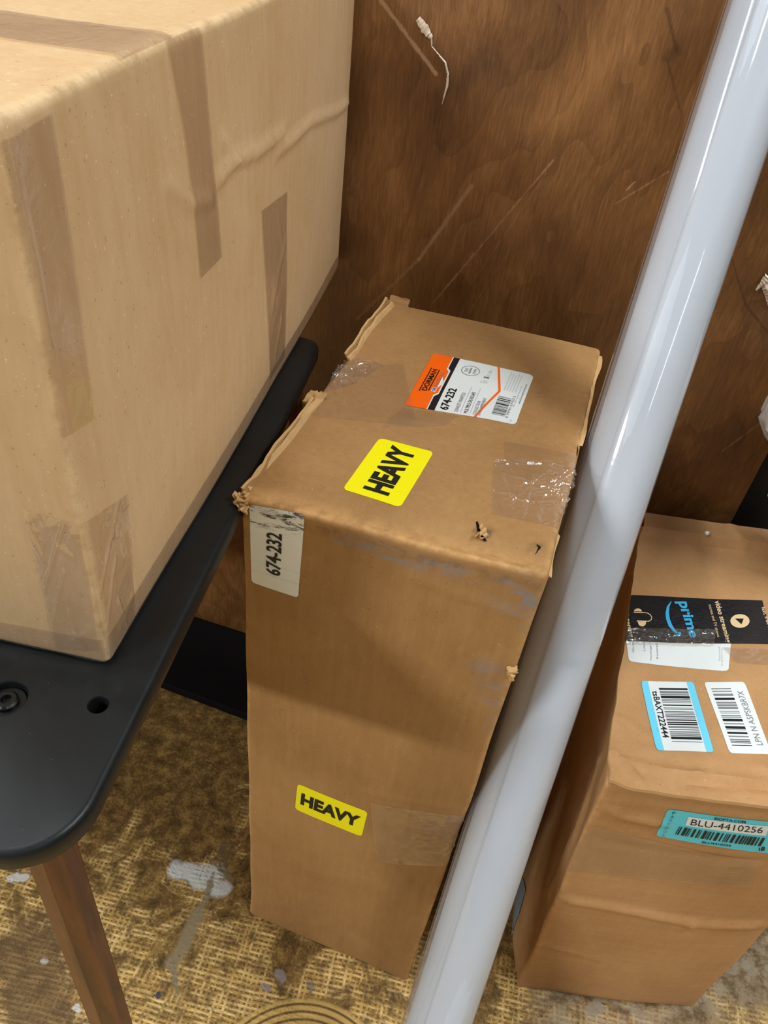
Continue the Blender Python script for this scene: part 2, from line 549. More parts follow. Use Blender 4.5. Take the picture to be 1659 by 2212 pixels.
a = at_z(375, 1480, 0.018)  # dark strip added to fill the black band at the panel's foot
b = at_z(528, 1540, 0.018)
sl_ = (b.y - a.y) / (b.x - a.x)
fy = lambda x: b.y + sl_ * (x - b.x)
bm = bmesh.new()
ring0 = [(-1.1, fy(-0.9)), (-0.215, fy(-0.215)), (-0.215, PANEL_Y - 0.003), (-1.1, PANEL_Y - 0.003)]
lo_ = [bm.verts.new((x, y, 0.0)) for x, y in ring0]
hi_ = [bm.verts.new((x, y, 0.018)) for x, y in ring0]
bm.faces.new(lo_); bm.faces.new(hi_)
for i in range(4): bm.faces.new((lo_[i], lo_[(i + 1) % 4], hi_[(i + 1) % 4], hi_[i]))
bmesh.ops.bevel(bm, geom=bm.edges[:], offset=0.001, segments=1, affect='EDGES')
me = bm_mesh('dark_floor_strip', bm)
dark_strip = link('dark_floor_strip', me, M['strip_black'])
tag(dark_strip, 'flat black strip on the floor along the foot of the plywood panel', 'board')


# ------------------------------------------------------------------ deformable carton
class Carton:
    """local metric coords: a to the right, b to the back, c up; corners order
    bottom fl, fr, br, bl then top fl, fr, br, bl"""

    def __init__(s, corners, r=0.005, disp=None, glob=0.0012, gscale=5.0, seed=0.0):
        s.k = [V(c) for c in corners]
        K = s.k
        s.W = ((K[1] - K[0]).length + (K[5] - K[4]).length) / 2
        s.D = ((K[3] - K[0]).length + (K[7] - K[4]).length) / 2
        s.H = ((K[4] - K[0]).length + (K[5] - K[1]).length) / 2
        s.r = r
        s.disp = disp or (lambda f, u, v: 0.0)
        s.glob, s.gs, s.seed = glob, gscale, seed

    def tri(s, p):
        a, b, c = p[0] / s.W, p[1] / s.D, p[2] / s.H
        K = s.k
        lo = (K[0] * (1 - a) + K[1] * a) * (1 - b) + (K[3] * (1 - a) + K[2] * a) * b
        hi = (K[4] * (1 - a) + K[5] * a) * (1 - b) + (K[7] * (1 - a) + K[6] * a) * b
        return lo * (1 - c) + hi * c

    def fpt(s, f, u, v):
        if f == 'front': return V((u, 0, v)), V((0, -1, 0))
        if f == 'back': return V((u, s.D, v)), V((0, 1, 0))
        if f == 'left': return V((0, u, v)), V((-1, 0, 0))
        if f == 'right': return V((s.W, u, v)), V((1, 0, 0))
        if f == 'top': return V((u, v, s.H)), V((0, 0, 1))
        return V((u, v, 0)), V((0, 0, -1))

    def ext(s, f):
        return {'front': (s.W, s.H), 'back': (s.W, s.H), 'left': (s.D, s.H), 'right': (s.D, s.H),
                'top': (s.W, s.D), 'bottom': (s.W, s.D)}[f]

    def surf(s, f, u, v, off=0.0):
        eu, ev = s.ext(f)
        u, v = min(max(u, 0.0), eu), min(max(v, 0.0), ev)
        q, n = s.fpt(f, u, v)
        r = s.r
        dm = (s.W, s.D, s.H)
        cc = V([min(max(q[i], r), dm[i] - r) for i in range(3)])
        d = q - cc
        if d.length > 1e-9: n = d.normalized()
        eu, ev = s.ext(f)
        win = min(1, max(0, min(u, eu - u) / 0.02)) * min(1, max(0, min(v, ev - v) / 0.02))
        win = win * win * (3 - 2 * win)
        p = cc + n * (r + off + s.disp(f, u, v) * win)
        w = s.tri(p)
        if s.glob:
            g = noise.noise_vector(w * s.gs + V((s.seed, 0, 0)))
            k = min(1.0, w.z / 0.03 if s.k[0].z < 0.01 else (w.z - s.k[0].z) / 0.03)
            w = w + V((g.x, g.y, g.z * max(0, k))) * s.glob
        return w

    def uv(s, f, px, py):
        """where the sight line of a photo point meets the face"""
        d = ray(px, py).normalized()
        o = V((0, 0, CAMZ))
        eu, ev = s.ext(f)
        u, v, t = eu / 2, ev / 2, 0.8
        for _ in range(12):
            P0 = s.tri(s.fpt(f, u, v)[0])
            du = (s.tri(s.fpt(f, u + 1e-3, v)[0]) - P0) / 1e-3
            dv = (s.tri(s.fpt(f, u, v + 1e-3)[0]) - P0) / 1e-3
            R = P0 - (o + d * t)
            J = Matrix((du, dv, -d)).transposed()
            x = J.inverted() @ (-R)
            u += x.x
            v += x.y
            t += x.z
        return u, v

    def body(s, name, mat, parent, cell=0.008, masks=None):
        def lines(L):
            r = s.r
            n = max(2, int((L - 2 * r) / cell))
            return [0, r * 0.35, r * 0.7] + [r + (L - 2 * r) * i / n for i in range(n + 1)] + [L - r * 0.7, L - r * 0.35, L]
        verts, faces, key = [], [], {}
        mk = {'pale': [], 'scuff': [], 'grime': []}
        for f in ('front', 'back', 'left', 'right', 'top', 'bottom'):
            eu, ev = s.ext(f)
            us, vs = lines(eu), lines(ev)
            idx = []
            for v in vs:
                row = []
                for u in us:
                    q = s.fpt(f, u, v)[0]
                    kk = (round(q.x, 5), round(q.y, 5), round(q.z, 5))
                    if kk not in key:
                        key[kk] = len(verts)
                        verts.append(s.surf(f, u, v))
                        for m in mk: mk[m].append(masks(m, f, u, v) if masks else 0.0)
                    row.append(key[kk])
                idx.append(row)
            for j in range(len(vs) - 1):
                for i in range(len(us) - 1):
                    q = (idx[j][i], idx[j][i + 1], idx[j + 1][i + 1], idx[j + 1][i])
                    if f in ('back', 'left', 'bottom'): q = q[::-1]
                    faces.append(q)
        me = mesh_from(name, verts, faces)
        for m, vals in mk.items():
            at = me.attributes.new(m, 'FLOAT', 'POINT')
            at.data.foreach_set('value', vals)
        return link(name, me, mat, parent, auto=60)


def bil(q, s_, t_):
    # q: TL, TR, BR, BL of the reading direction; s to the right, t up
    tl, tr, br, bl = q
    return ((bl[0] * (1 - s_) + br[0] * s_) * (1 - t_) + (tl[0] * (1 - s_) + tr[0] * s_) * t_,
            (bl[1] * (1 - s_) + br[1] * s_) * (1 - t_) + (tl[1] * (1 - s_) + tr[1] * s_) * t_)


_txt = {}


def text_mesh(s, bold=0.0):
    k = (s, bold)
    if k in _txt: return _txt[k]
    cu = bpy.data.curves.new('tmp', 'FONT')
    cu.body = s
    cu.resolution_u = 3
    cu.offset = bold
    cu.fill_mode = 'FRONT'
    o = bpy.data.objects.new('tmp', cu)
    C.objects.link(o)
    dg = bpy.context.evaluated_depsgraph_get()
    dg.update()
    ev = o.evaluated_get(dg)
    me = ev.to_mesh()
    vs = [(v.co.x, v.co.y) for v in me.vertices]
    fs = [tuple(p.vertices) for p in me.polygons]
    ev.to_mesh_clear()
    bpy.data.objects.remove(o)
    bpy.data.curves.remove(cu)
    x0 = min(v[0] for v in vs); x1 = max(v[0] for v in vs)
    y0 = min(v[1] for v in vs); y1 = max(v[1] for v in vs)
    vs = [((x - x0) / (x1 - x0), (y - y0) / (y1 - y0)) for x, y in vs]
    _txt[k] = (vs, fs)
    return _txt[k]


class Sticker:
    """one printed sticker on one carton face: base plus its printing, one mesh"""

    def __init__(s, box, face, quad, mats):
        s.box, s.face = box, face
        s.q = [box.uv(face, *p) for p in quad]
        s.v, s.f, s.mi, s.g = [], [], [], []
        s.mats = mats

    def put(s, pts, faces, mi, off, g=None):
        n = len(s.v)
        for i, (u, v) in enumerate(pts):
            s.v.append(s.box.surf(s.face, u, v, off))
            s.g.append(g[i] if g else 0.0)
        for f in faces:
            s.f.append(tuple(n + i for i in f))
            s.mi.append(mi)

    def base(s, mi=0, rad=0.06, n=16, off=0.00025, aspect=1.0, t0=0.0, t1=1.0, s0=0.0, s1=1.0, grime=None, q=None):
        q = q or s.q
        pts, fc, g = [], [], []
        ts = sorted(set([0, 0.1 * rad, 0.3 * rad, 0.6 * rad, rad] + [rad + (1 - 2 * rad) * i / n for i in range(n + 1)] +
                        [1 - rad, 1 - 0.6 * rad, 1 - 0.3 * rad, 1 - 0.1 * rad, 1])) if rad else [i / n for i in range(n + 1)]
        for t in ts:
            ins = 0
            if rad:
                e = min(t, 1 - t)
                if e < rad: ins = (rad - math.sqrt(max(0, rad * rad - (rad - e) ** 2))) * aspect
            for i in range(n + 1):
                ss = ins + (1 - 2 * ins) * i / n
                S, T = s0 + (s1 - s0) * ss, t0 + (t1 - t0) * t
                pts.append(bil(q, S, T))
                g.append(grime(S, T) if grime else 0.0)
        for j in range(len(ts) - 1):
            for i in range(n):
                k = j * (n + 1) + i
                fc.append((k, k + 1, k + n + 2, k + n + 1))
        s.put(pts, fc, mi, off, g)
        return s

    def rect(s, x0, y0, x1, y1, mi, off=0.0004, q=None):
        nx = max(1, int(abs(x1 - x0) / 0.06))
        ny = max(1, int(abs(y1 - y0) / 0.06))
        Q = q or s.q
        pts = [bil(Q, x0 + (x1 - x0) * i / nx, y0 + (y1 - y0) * j / ny) for j in range(ny + 1) for i in range(nx + 1)]
        s.put(pts, [(j * (nx + 1) + i, j * (nx + 1) + i + 1, (j + 1) * (nx + 1) + i + 1, (j + 1) * (nx + 1) + i) for j in range(ny) for i in range(nx)], mi, off)
        return s

    def poly(s, pts, mi, off=0.0004, q=None):
        s.put([bil(q or s.q, *p) for p in pts], [tuple(range(len(pts)))], mi, off)
        return s

    def text(s, body, x0, y0, x1, y1, mi, bold=0.0, off=0.0006, q=None):
        vs, fs = text_mesh(body, bold)
        s.put([bil(q or s.q, x0 + (x1 - x0) * a, y0 + (y1 - y0) * b) for a, b in vs], fs, mi, off)
        return s

    def px(s, pts):
        return [s.box.uv(s.face, *p) for p in pts]

    def text_px(s, body, quad, mi, bold=0.0, off=0.00045):
        return s.text(body, 0, 0, 1, 1, mi, bold, off, q=s.px(quad))

    def poly_px(s, pts, mi, off=0.0004):
        s.put(s.px(pts), [tuple(range(len(pts)))], mi, off)
        return s

    def stroke(s, pts, w, mi, off=0.0005, q=None):
        if len(pts) < 6:
            pts = [(a[0] + (b[0] - a[0]) * k / 10, a[1] + (b[1] - a[1]) * k / 10) for a, b in zip(pts, pts[1:]) for k in range(10)] + [pts[-1]]
        # thick polyline in label coordinates
        n = len(pts)
        L = []
        for i, p in enumerate(pts):
            a = pts[max(0, i - 1)]
            b = pts[min(n - 1, i + 1)]
            d = math.hypot(b[0] - a[0], b[1] - a[1]) or 1
            nx, ny = -(b[1] - a[1]) / d, (b[0] - a[0]) / d
            ww = w[i] if isinstance(w, list) else w
            L.append(((p[0] + nx * ww, p[1] + ny * ww), (p[0] - nx * ww, p[1] - ny * ww)))
        P = [bil(q or s.q, *x) for pr in L for x in pr]
        s.put(P, [(2 * i, 2 * i + 1, 2 * i + 3, 2 * i + 2) for i in range(n - 1)], mi, off)
        return s

    def bars(s, x0, y0, x1, y1, mi, seed, mi2=None, q=None, n=70, off=0.0004):
        rnd = random.Random(seed)
        x = x0
        st = (x1 - x0) / n
        while x < x1 - st:
            wd = st * rnd.choice([0.7, 0.7, 1.3, 1.3, 2.0, 2.6])
            s.rect(x, y0, min(x + wd, x1), y1, mi if (mi2 is None or rnd.random() < 0.45) else mi2, off, q)
            x += wd + st * rnd.choice([0.7, 0.7, 1.2, 1.9])
        return s

    def build(s, name, parent, label=None):
        me = mesh_from(name, s.v, s.f, s.mi)
        at = me.attributes.new('grime', 'FLOAT', 'POINT')
        at.data.foreach_set('value', s.g)
        o = link(name, me, s.mats, parent, smooth=True)
        bm = bmesh.new(); bm.from_mesh(me); bmesh.ops.recalc_face_normals(bm, faces=bm.faces); bm.to_mesh(me); bm.free()
        if label: o['label'] = label
        return o


def fold_h(S, T, folds):
    h = 0.0
    for a_, b_, w_, k_ in folds:
        d, t_ = seg_d((S, T), a_, b_)
        if d < w_: h += k_ * (1 - d / w_) * (1 - 0.6 * t_)
    return h


def make_folds(seed, n, origin=None, w=(0.012, 0.035), k=1.0, length=(0.15, 0.6)):
    rnd = random.Random(seed)
    out = []
    for i in range(n):
        if origin and rnd.random() < 0.7:
            a_ = (origin[0] + rnd.uniform(-.08, .08), origin[1] + rnd.uniform(-.35, .35))
            an = math.atan2(0.5 - a_[1], 0.5 - a_[0]) + rnd.uniform(-.7, .7)
        else:
            a_ = (rnd.random(), rnd.random())
            an = rnd.uniform(0, 6.28)
        L = rnd.uniform(*length)
        out.append((a_, (a_[0] + L * math.cos(an), a_[1] + L * math.sin(an)), rnd.uniform(*w), k * rnd.uniform(0.3, 1)))
    return out


def tape(box, name, pieces, parent, mat, wr=0.0002, wscale=60, n=24, m=8, off=0.0006, label=None, ridge=0.0, seed=0, tear=0.0, folds=None):
    verts, faces = [], []
    for k, (face, quad) in enumerate(pieces):
        q = [box.uv(face, *p) for p in quad]
        b0 = len(verts)
        for j in range(m + 1):
            for i in range(n + 1):
                S, T = i / n, j / m
                if tear and k == len(pieces) - 1 and i > n - 3:
                    S -= tear * noise.noise(V((T * 9, seed, 1.3)))
                u, v = bil(q, S, T)
                p0 = box.surf(face, u, v, off)
                h = wr * noise.noise(p0 * wscale + V((seed, 0, 0)))
                if ridge:
                    r1 = 1 - abs(noise.noise(V((p0.x, p0.y, p0.z)) * wscale * 1.1 + V((seed, 5, 2)))) * 3.5
                    r2 = 1 - abs(noise.noise(V((p0.x, p0.y, p0.z)) * wscale * 2.3 + V((seed, 9, 4)))) * 4
                    h += ridge * max(0, r1) + 0.5 * ridge * max(0, r2)
                if folds: h += fold_h(S, T, folds)
                verts.append(box.surf(face, u, v, off + wr + h))
        for j in range(m):
            for i in range(n):
                kk = b0 + j * (n + 1) + i
                faces.append((kk, kk + 1, kk + n + 2, kk + n + 1))
    me = mesh_from(name, verts, faces)
    o = link(name, me, mat, parent, auto=180)
    if label: o['label'] = label
    return o


def sheet(name, pts_fn, nu, nv, th, mats, parent, edge_mat=True, label=None):
    """a slab of board: pts_fn(u,v) -> (point, normal), thickness th downwards"""
    top, bot = [], []
    for j in range(nv + 1):
        for i in range(nu + 1):
            p, n = pts_fn(i / nu, j / nv)
            top.append(p)
            bot.append(p - n * th)
    N = len(top)
    fc, mi = [], []
    W_ = nu + 1
    for j in range(nv):
        for i in range(nu):
            k = j * W_ + i
            fc.append((k, k + 1, k + W_ + 1, k + W_)); mi.append(0)
            fc.append((N + k, N + k + W_, N + k + W_ + 1, N + k + 1)); mi.append(0)
    rim = [i for i in range(nu)] + [nu + j * W_ for j in range(nv)] + [nv * W_ + nu - i for i in range(nu)] + [(nv - j) * W_ for j in range(nv)]
    for a, b in zip(rim, rim[1:] + rim[:1]):
        fc.append((a, N + a, N + b, b)); mi.append(1 if edge_mat else 0)
    me = mesh_from(name, top + bot, fc, mi)
    for m in ('pale', 'scuff', 'grime'): me.attributes.new(m, 'FLOAT', 'POINT')
    bm = bmesh.new(); bm.from_mesh(me); bmesh.ops.recalc_face_normals(bm, faces=bm.faces); bm.to_mesh(me); bm.free()
    o = link(name, me, mats, parent, auto=40)
    if label: o['label'] = label
    return o


def seg_d(p, a, b):
    ax, ay = a; bx, by = b
    dx, dy = bx - ax, by - ay
    h = max(0, min(1, ((p[0] - ax) * dx + (p[1] - ay) * dy) / (dx * dx + dy * dy)))
    return math.hypot(p[0] - ax - h * dx, p[1] - ay - h * dy), h


def crease(p, pts, w, amp):
    """a sharp-topped fold along a polyline"""
    d = min(seg_d(p, a, b)[0] for a, b in zip(pts, pts[1:]))
    return amp * max(0.0, 1 - d / w)


# ------------------------------------------------------------------ black table with walnut legs
TZ = 0.75
tbl = thing('side_table', (-0.45, 0.39, 0), 'black table with rounded corners and reddish walnut legs, a big carton on top', 'table')


def table_outline():
    near = at_z(230, 1700, TZ)
    far = at_z(690, 745, TZ)
    d = (far - near); d.z = 0; d.normalize()
    nrm = V((d.y, -d.x, 0))                      # towards +x
    yn, yf = 0.117, 0.655
    xr = lambda y: near.x + d.x / d.y * (y - near.y)
    cs = [(xr(yn) - 0.002, yn - 0.001), (xr(yf), yf), (-1.15, yf + 0.04), (-1.12, yn - 0.018)]
    rad = [0.038, 0.016, 0.03, 0.03]
    out = []
    for i, c in enumerate(cs):
        c = V((*c, 0))
        pr = V((*cs[i - 1], 0)); nx = V((*cs[(i + 1) % 4], 0))
        d0 = (pr - c).normalized(); d1 = (nx - c).normalized()
        half = d0.angle(d1) / 2
        tl = rad[i] / math.tan(half)
        cen = c + (d0 + d1).normalized() * (rad[i] / math.sin(half))
        s_ = c + d0 * tl - cen
        e_ = c + d1 * tl - cen
        for k in range(13):
            v = s_.slerp(e_, k / 12).normalized() * rad[i]
            out.append(cen + v)
    return out


ol = table_outline()
holes = [(at_z(212, 1522, TZ), 0.0052), (at_z(12, 1508, TZ), 0.0112)]
prof = [(0.0, 0.0), (0.0, -0.0)]


def ring_verts(bm, pts): return [bm.verts.new(p) for p in pts]


def inset(pts, d):
    n = len(pts)
    res = []
    for i, p in enumerate(pts):
        t = (pts[(i + 1) % n] - pts[i - 1]).normalized()
        nr = V((t.y, -t.x, 0))
        res.append(p + nr * (-d if area > 0 else d))
    return res


area = sum(ol[i - 1].x * ol[i].y - ol[i].x * ol[i - 1].y for i in range(len(ol)))
bm = bmesh.new()
levels = [(0.0045, 0.0), (0.0030, -0.0004), (0.0016, -0.0013), (0.0006, -0.0027), (0.0, -0.0045), (0.0, -0.014), (0.0012, -0.0165), (0.004, -0.018)]
rings = [[V((p.x, p.y, TZ + dz)) for p in inset(ol, ins)] for ins, dz in levels]
rv = [ring_verts(bm, r) for r in rings]
n = len(ol)
for a_, b_ in zip(rv, rv[1:]):
    for i in range(n):
        bm.faces.new((a_[i], a_[(i + 1) % n], b_[(i + 1) % n], b_[i]))
# top skin with drilled holes
hv = []
for c, r in holes:
    loops = []
    for dz in (0, -0.001, -0.016):
        loops.append([bm.verts.new(V((c.x + math.cos(k * math.pi / 14) * (r + (0.0008 if dz == 0 else 0)), c.y + math.sin(k * math.pi / 14) * (r + (0.0008 if dz == 0 else 0)), TZ + dz))) for k in range(28)])
    for a_, b_ in zip(loops, loops[1:]):
        for i in range(28):
            fq = bm.faces.new((a_[i], a_[(i + 1) % 28], b_[(i + 1) % 28], b_[i]))
            if b_ is loops[-1]: fq.material_index = 1
    fb = bm.faces.new(loops[-1])
    fb.material_index = 1
    hv.append(loops[0])
edges = []
bm.edges.ensure_lookup_table()
for loop in [rv[0]] + hv:
    for i in range(len(loop)):
        e = bm.edges.get((loop[i], loop[(i + 1) % len(loop)]))
        edges.append(e)
bmesh.ops.triangle_fill(bm, edges=edges, use_beauty=True)
bm.faces.new(rv[-1])
top = link('tabletop', bm_mesh('tabletop', bm), [M['table_black'], M['dark']], tbl, auto=50)
# bolt: recessed washer and hex socket head
c = holes[1][0]


def lathe(bm, c, prof, n=28, axis=None):
    rs = []
    for r, z in prof:
        rs.append([bm.verts.new(V((c[0] + r * math.cos(2 * math.pi * k / n), c[1] + r * math.sin(2 * math.pi * k / n), c[2] + z))) for k in range(n)])
    for a_, b_ in zip(rs, rs[1:]):
        for i in range(n): bm.faces.new((a_[i], a_[(i + 1) % n], b_[(i + 1) % n], b_[i]))
    return rs


bm = bmesh.new()
rs = lathe(bm, (c.x, c.y, TZ - 0.0055), [(0.0100, 0), (0.0100, 0.0012), (0.0065, 0.0012), (0.0063, 0.0035), (0.0052, 0.0046), (0.0030, 0.0046), (0.0026, 0.0016)])
bm.faces.new(rs[-1]); bm.faces.new(rs[0])
bolt = link('bolt', bm_mesh('bolt', bm), M['steel'], tbl)


def leg(px_top, splay):
    bm = bmesh.new()
    N = 8
    rings_ = []
    for z, r in ((TZ - 0.0185, 0.0128), (TZ - 0.05, 0.0128), (0.35, 0.0138), (0.0, 0.0115)):
        k = (TZ - z)
        cx, cy = px_top[0] + splay[0] * k, px_top[1] + splay[1] * k
        rings_.append([bm.verts.new(V((cx + r * math.cos((i + 0.5) * 2 * math.pi / N), cy + r * math.sin((i + 0.5) * 2 * math.pi / N), z))) for i in range(N)])
    for a_, b_ in zip(rings_, rings_[1:]):
        for i in range(N): bm.faces.new((a_[i], a_[(i + 1) % N], b_[(i + 1) % N], b_[i]))
    bm.faces.new(rings_[0]); bm.faces.new(rings_[-1])
    return link('leg', bm_mesh('leg', bm), M['walnut'], tbl, smooth=False)


leg((-0.181, 0.140), (0.004, -0.022))
leg((-0.245, 0.610), (-0.01, 0.03))
leg((-1.10, 0.64), (-0.03, 0.03))
leg((-1.06, 0.15), (-0.03, -0.02))

# ------------------------------------------------------------------ big pale carton on the table
q = at_z(238, 1440, TZ + 0.0005)
far = at_z(737, 575, TZ + 0.0005)
fd = (far - q); Lf = min(fd.length, 0.598); fd.normalize()
sd = V((-fd.y, fd.x, 0))
BW, BH = 0.40, 0.296
sl = V((-0.008, -0.004, 0))
b0 = q + sd * BW; b1 = q; b2 = q + fd * Lf; b3 = b2 + sd * BW
up = V((0, 0, BH))
tw = [V((0.0, 0, 0)), V((-0.003, 0.004, -0.002)), V((0.0, -0.006, 0.006)), V((0, 0, 0.004))]


def big_disp(f, u, v):
    d = 0.0
    if f == 'right':
        d += 0.004 * math.sin(math.pi * min(1, u / BIG.D)) * math.sin(math.pi * min(1, v / BIG.H))
        p = (u, v)
        for pts, w_, a_ in BIGCR: d += crease(p, pts, w_, a_)
    if f == 'top':
        d += -0.003 * math.sin(math.pi * u / BIG.W) * math.sin(math.pi * v / BIG.D)
    return d


BIGCR = []
BIG = Carton([b0, b1, b2, b3, b0 + up + tw[0], b1 + up + tw[1], b2 + up + tw[2], b3 + up + tw[3]], r=0.005, disp=big_disp, glob=0.0022, gscale=6, seed=3.1)
uvr = lambda *p: [BIG.uv('right', *x) for x in p]
BIGCR += [(uvr((765, 205), (725, 240), (660, 265), (622, 300), (590, 325)), 0.006, 0.0034),
          (uvr((600, 285), (545, 325), (495, 345), (460, 385)), 0.007, 0.0034),
          (uvr((495, 345), (470, 300)), 0.006, 0.0022),
          (uvr((440, 430), (395, 440), (350, 400)), 0.006, 0.0020),
          (uvr((770, 90), (752, 330)), 0.003, -0.001)]
big = thing('cardboard_box', (q.x - 0.2, q.y + 0.28, TZ + 0.0005), 'big pale tan cardboard box with clear tape strips, on top of the black table', 'box')


def big_mask(m, f, u, v):
    if m == 'pale':
        eu, ev = BIG.ext(f)
        e = min(u, eu - u, v, ev - v)
        return 0.7 * max(0, 1 - e / 0.006)
    return 0.0


BIG.body('carton', M['kraft_light'], big, cell=0.0036, masks=big_mask)
T = lambda nm, pcs, **k: tape(BIG, nm, pcs, big, k.pop('mat', M['tape']), **k)
T('tape_strip', [('top', [(-60, 10), (445, 92), (375, 150), (-60, 70)]), ('right', [(426, 50), (442, 300), (388, 310), (355, 90)]),
                 ('right', [(442, 300), (466, 552), (420, 600), (388, 310)])], wr=0.0004, n=20, label='clear tape strip over the top edge, loosened at its end', ridge=0.0001, wscale=35)
T('tape_strip', [('right', [(555, 450), (610, 410), (610, 770), (578, 820)])], wr=0.0003, ridge=0.0001, wscale=40, n=30, m=50, folds=[((0.9, 0.75), (0.2, 0.45), 0.05, 0.0012), ((0.8, 0.7), (0.6, 0.9), 0.05, 0.001), ((0.7, 0.3), (0.3, 0.1), 0.05, 0.001)])
T('tape_strip', [('right', [(0, 300), (104, 240), (200, 900), (130, 950)])], wr=0.0003, ridge=0.00025, wscale=30, n=12, m=24)
T('tape_strip', [('right', [(735, 545), (232, 1378), (240, 1432), (736, 592)])], wr=0.0003, n=40, m=6)
T('tape_strip', [('front', [(50, 1095), (172, 1130), (215, 1405), (120, 1400)]), ('right', [(174, 1130), (272, 1062), (290, 1330), (230, 1425)])],
  wr=0.0004, ridge=0.0002, wscale=30, n=50, m=50, mat=M['tape_shiny'], folds=[((0.75, 1.0), (0.05, 0.45), 0.03, 0.0016), ((0.55, 0.62), (0.1, 0.2), 0.03, 0.0012)] + make_folds(17, 9, k=0.0012, w=(0.02, 0.04)))
T('tape_strip', [('front', [(-60, 1330), (225, 1385), (228, 1432), (-60, 1385)])], wr=0.0004, n=20, m=5)
T('tape_strip', [('top', [(-40, 240), (52, 262), (8, 320), (-60, 330)])], wr=0.0004, ridge=0.0006, wscale=50, n=12, m=12, mat=M['tape_shiny'])

# ------------------------------------------------------------------ tall carton
HT = 0.757
tA = at_z(517, 1072, HT); tB = at_z(842, 650, HT); tC = at_z(1300, 752, HT); tD = at_z(1200, 1250, HT)
tA.x += 0.001
if tD.x > 0.035: tD.x = 0.035
TCR = []


def tall_disp(f, u, v):
    d = 0.0
    if f == 'top':
        # crushed front lip, deeper to the right
        k = u / TALL.W
        d -= (0.004 + 0.010 * k) * max(0, 1 - v / (0.020 + 0.02 * k)) ** 1.5
        d += 0.003 * math.sin(math.pi * v / TALL.D) * math.sin(math.pi * k)
        d += 0.0005 * noise.noise(V((u * 25, v * 25, 0)))
    if f == 'front':
        d += 0.006 * math.sin(math.pi * u / TALL.W) * math.sin(math.pi * v / TALL.H)
        d += 0.0006 * noise.noise(V((u * 14, 3, v * 14)))
    if f == 'right':
        d += 0.002 * noise.noise(V((u * 10, 3, v * 10)))
    for ff, pts, w_, a_ in TCR:
        if ff == f: d += crease((u, v), pts, w_, a_)
    return d


TALL = Carton([(-0.199, 0.399, 0), (0.030, 0.390, 0), (0.032, 0.778, 0), (-0.199, 0.787, 0), tA, tD, tC, tB], r=0.0055, disp=tall_disp, glob=0.0022, gscale=9, seed=8.0)
uvt = lambda f, *p: [TALL.uv(f, *x) for x in p]
TCR += [('top', uvt('top', (1030, 1140), (1045, 1165), (1110, 1180), (1180, 1190)), 0.006, 0.002),
        ('top', uvt('top', (1250, 960), (1190, 900), (1150, 760)), 0.012, -0.0012),
        ('top', uvt('top', (720, 905), (860, 935), (1000, 925)), 0.010, -0.001),
        ('front', uvt('front', (530, 1560), (640, 1600)), 0.003, 0.0006),
        ('front', uvt('front', (870, 1920), (880, 1880), (860, 1850)), 0.006, 0.0012),
        ('front', uvt('front', (790, 1700), (1010, 1750)), 0.005, 0.0008),
        ('front', uvt('front', (880, 1240), (1180, 1360)), 0.006, 0.0012),
        ('front', uvt('front', (1080, 1330), (1100, 1390), (1050, 1450)), 0.005, 0.001)]
tall = thing('cardboard_box', (-0.08, 0.59, 0), 'tall upright brown cardboard box with two yellow HEAVY stickers and a crushed lid', 'box')


def tall_mask(m, f, u, v):
    eu, ev = TALL.ext(f)
    e = min(u, eu - u, v, ev - v)
    if m == 'pale':
        k = 0.8 * max(0, 1 - e / 0.006)
        if f == 'top': k = max(k, 1.0 * max(0, 1 - v / 0.022))
        if f == 'front': k = max(k, 0.9 * max(0, 1 - (ev - v) / 0.010))
        return k
    if m == 'scuff':
        if f == 'front':
            d, h = seg_d((u, v), S1[0], S1[1]); k = max(0, 1 - d / 0.010)
            d, h = seg_d((u, v), S2[0], S2[1]); k = max(k, max(0, 1 - d / 0.028))
            d, h = seg_d((u, v), S3[0], S3[1]); k = max(k, 0.6 * max(0, 1 - d / 0.02))
            return k
        return 0.0
    if m == 'grime':
        if f == 'top':
            k = 0
            for c, r in G0: k = max(k, 1 - math.hypot(u - c[0], v - c[1]) / r)
            return max(0, k) * 1.2
        if f == 'front': return 0.35 * max(0, 1 - abs(ev - v - 0.012) / 0.01)
    return 0.0


S1 = uvt('front', (740, 1165), (1180, 1290))
S2 = uvt('front', (1110, 1290), (1170, 1330))
S3 = uvt('front', (1050, 1450), (1100, 1580))
G0 = [(c, r) for c, r in zip(uvt('top', (1166, 853), (1045, 1150), (1165, 1185)), (0.006, 0.007, 0.007))]
TALL.body('carton', M['kraft_brown'], tall, cell=0.005, masks=tall_mask)

# stickers on the tall carton
mt = [M['yellow_label'], M['black_ink']]
s = Sticker(TALL, 'top', [(738, 1058), (818, 950), (933, 980), (862, 1097)], mt).base(rad=0.09, aspect=0.65)
s.text('HEAVY', 0.10, 0.27, 0.93, 0.72, 1, 0.045).build('sticker', tall, 'yellow HEAVY sticker on the lid')
s = Sticker(TALL, 'front', [(646, 1685), (799, 1741), (787, 1794), (641, 1738)], mt).base(rad=0.09, aspect=0.65)
s.text('HEAVY', 0.07, 0.30, 0.93, 0.74, 1, 0.05).build('sticker', tall, 'yellow HEAVY sticker low on the front')
s = Sticker(TALL, 'front', [(543, 1258), (541, 1090), (658, 1112), (649, 1291)], [M['smudged_label'], M['black_ink']])
s.base(rad=0.08, aspect=0.5, n=24, grime=lambda a, b: max(0, min(1, (a - 0.74) / 0.06)) * (1 if a < 0.9 else 0.6) * 1.6)
s.text('674-232', 0.20, 0.38, 0.72, 0.69, 1, 0.025).build('sticker', tall, 'smudged white sticker reading 674-232')

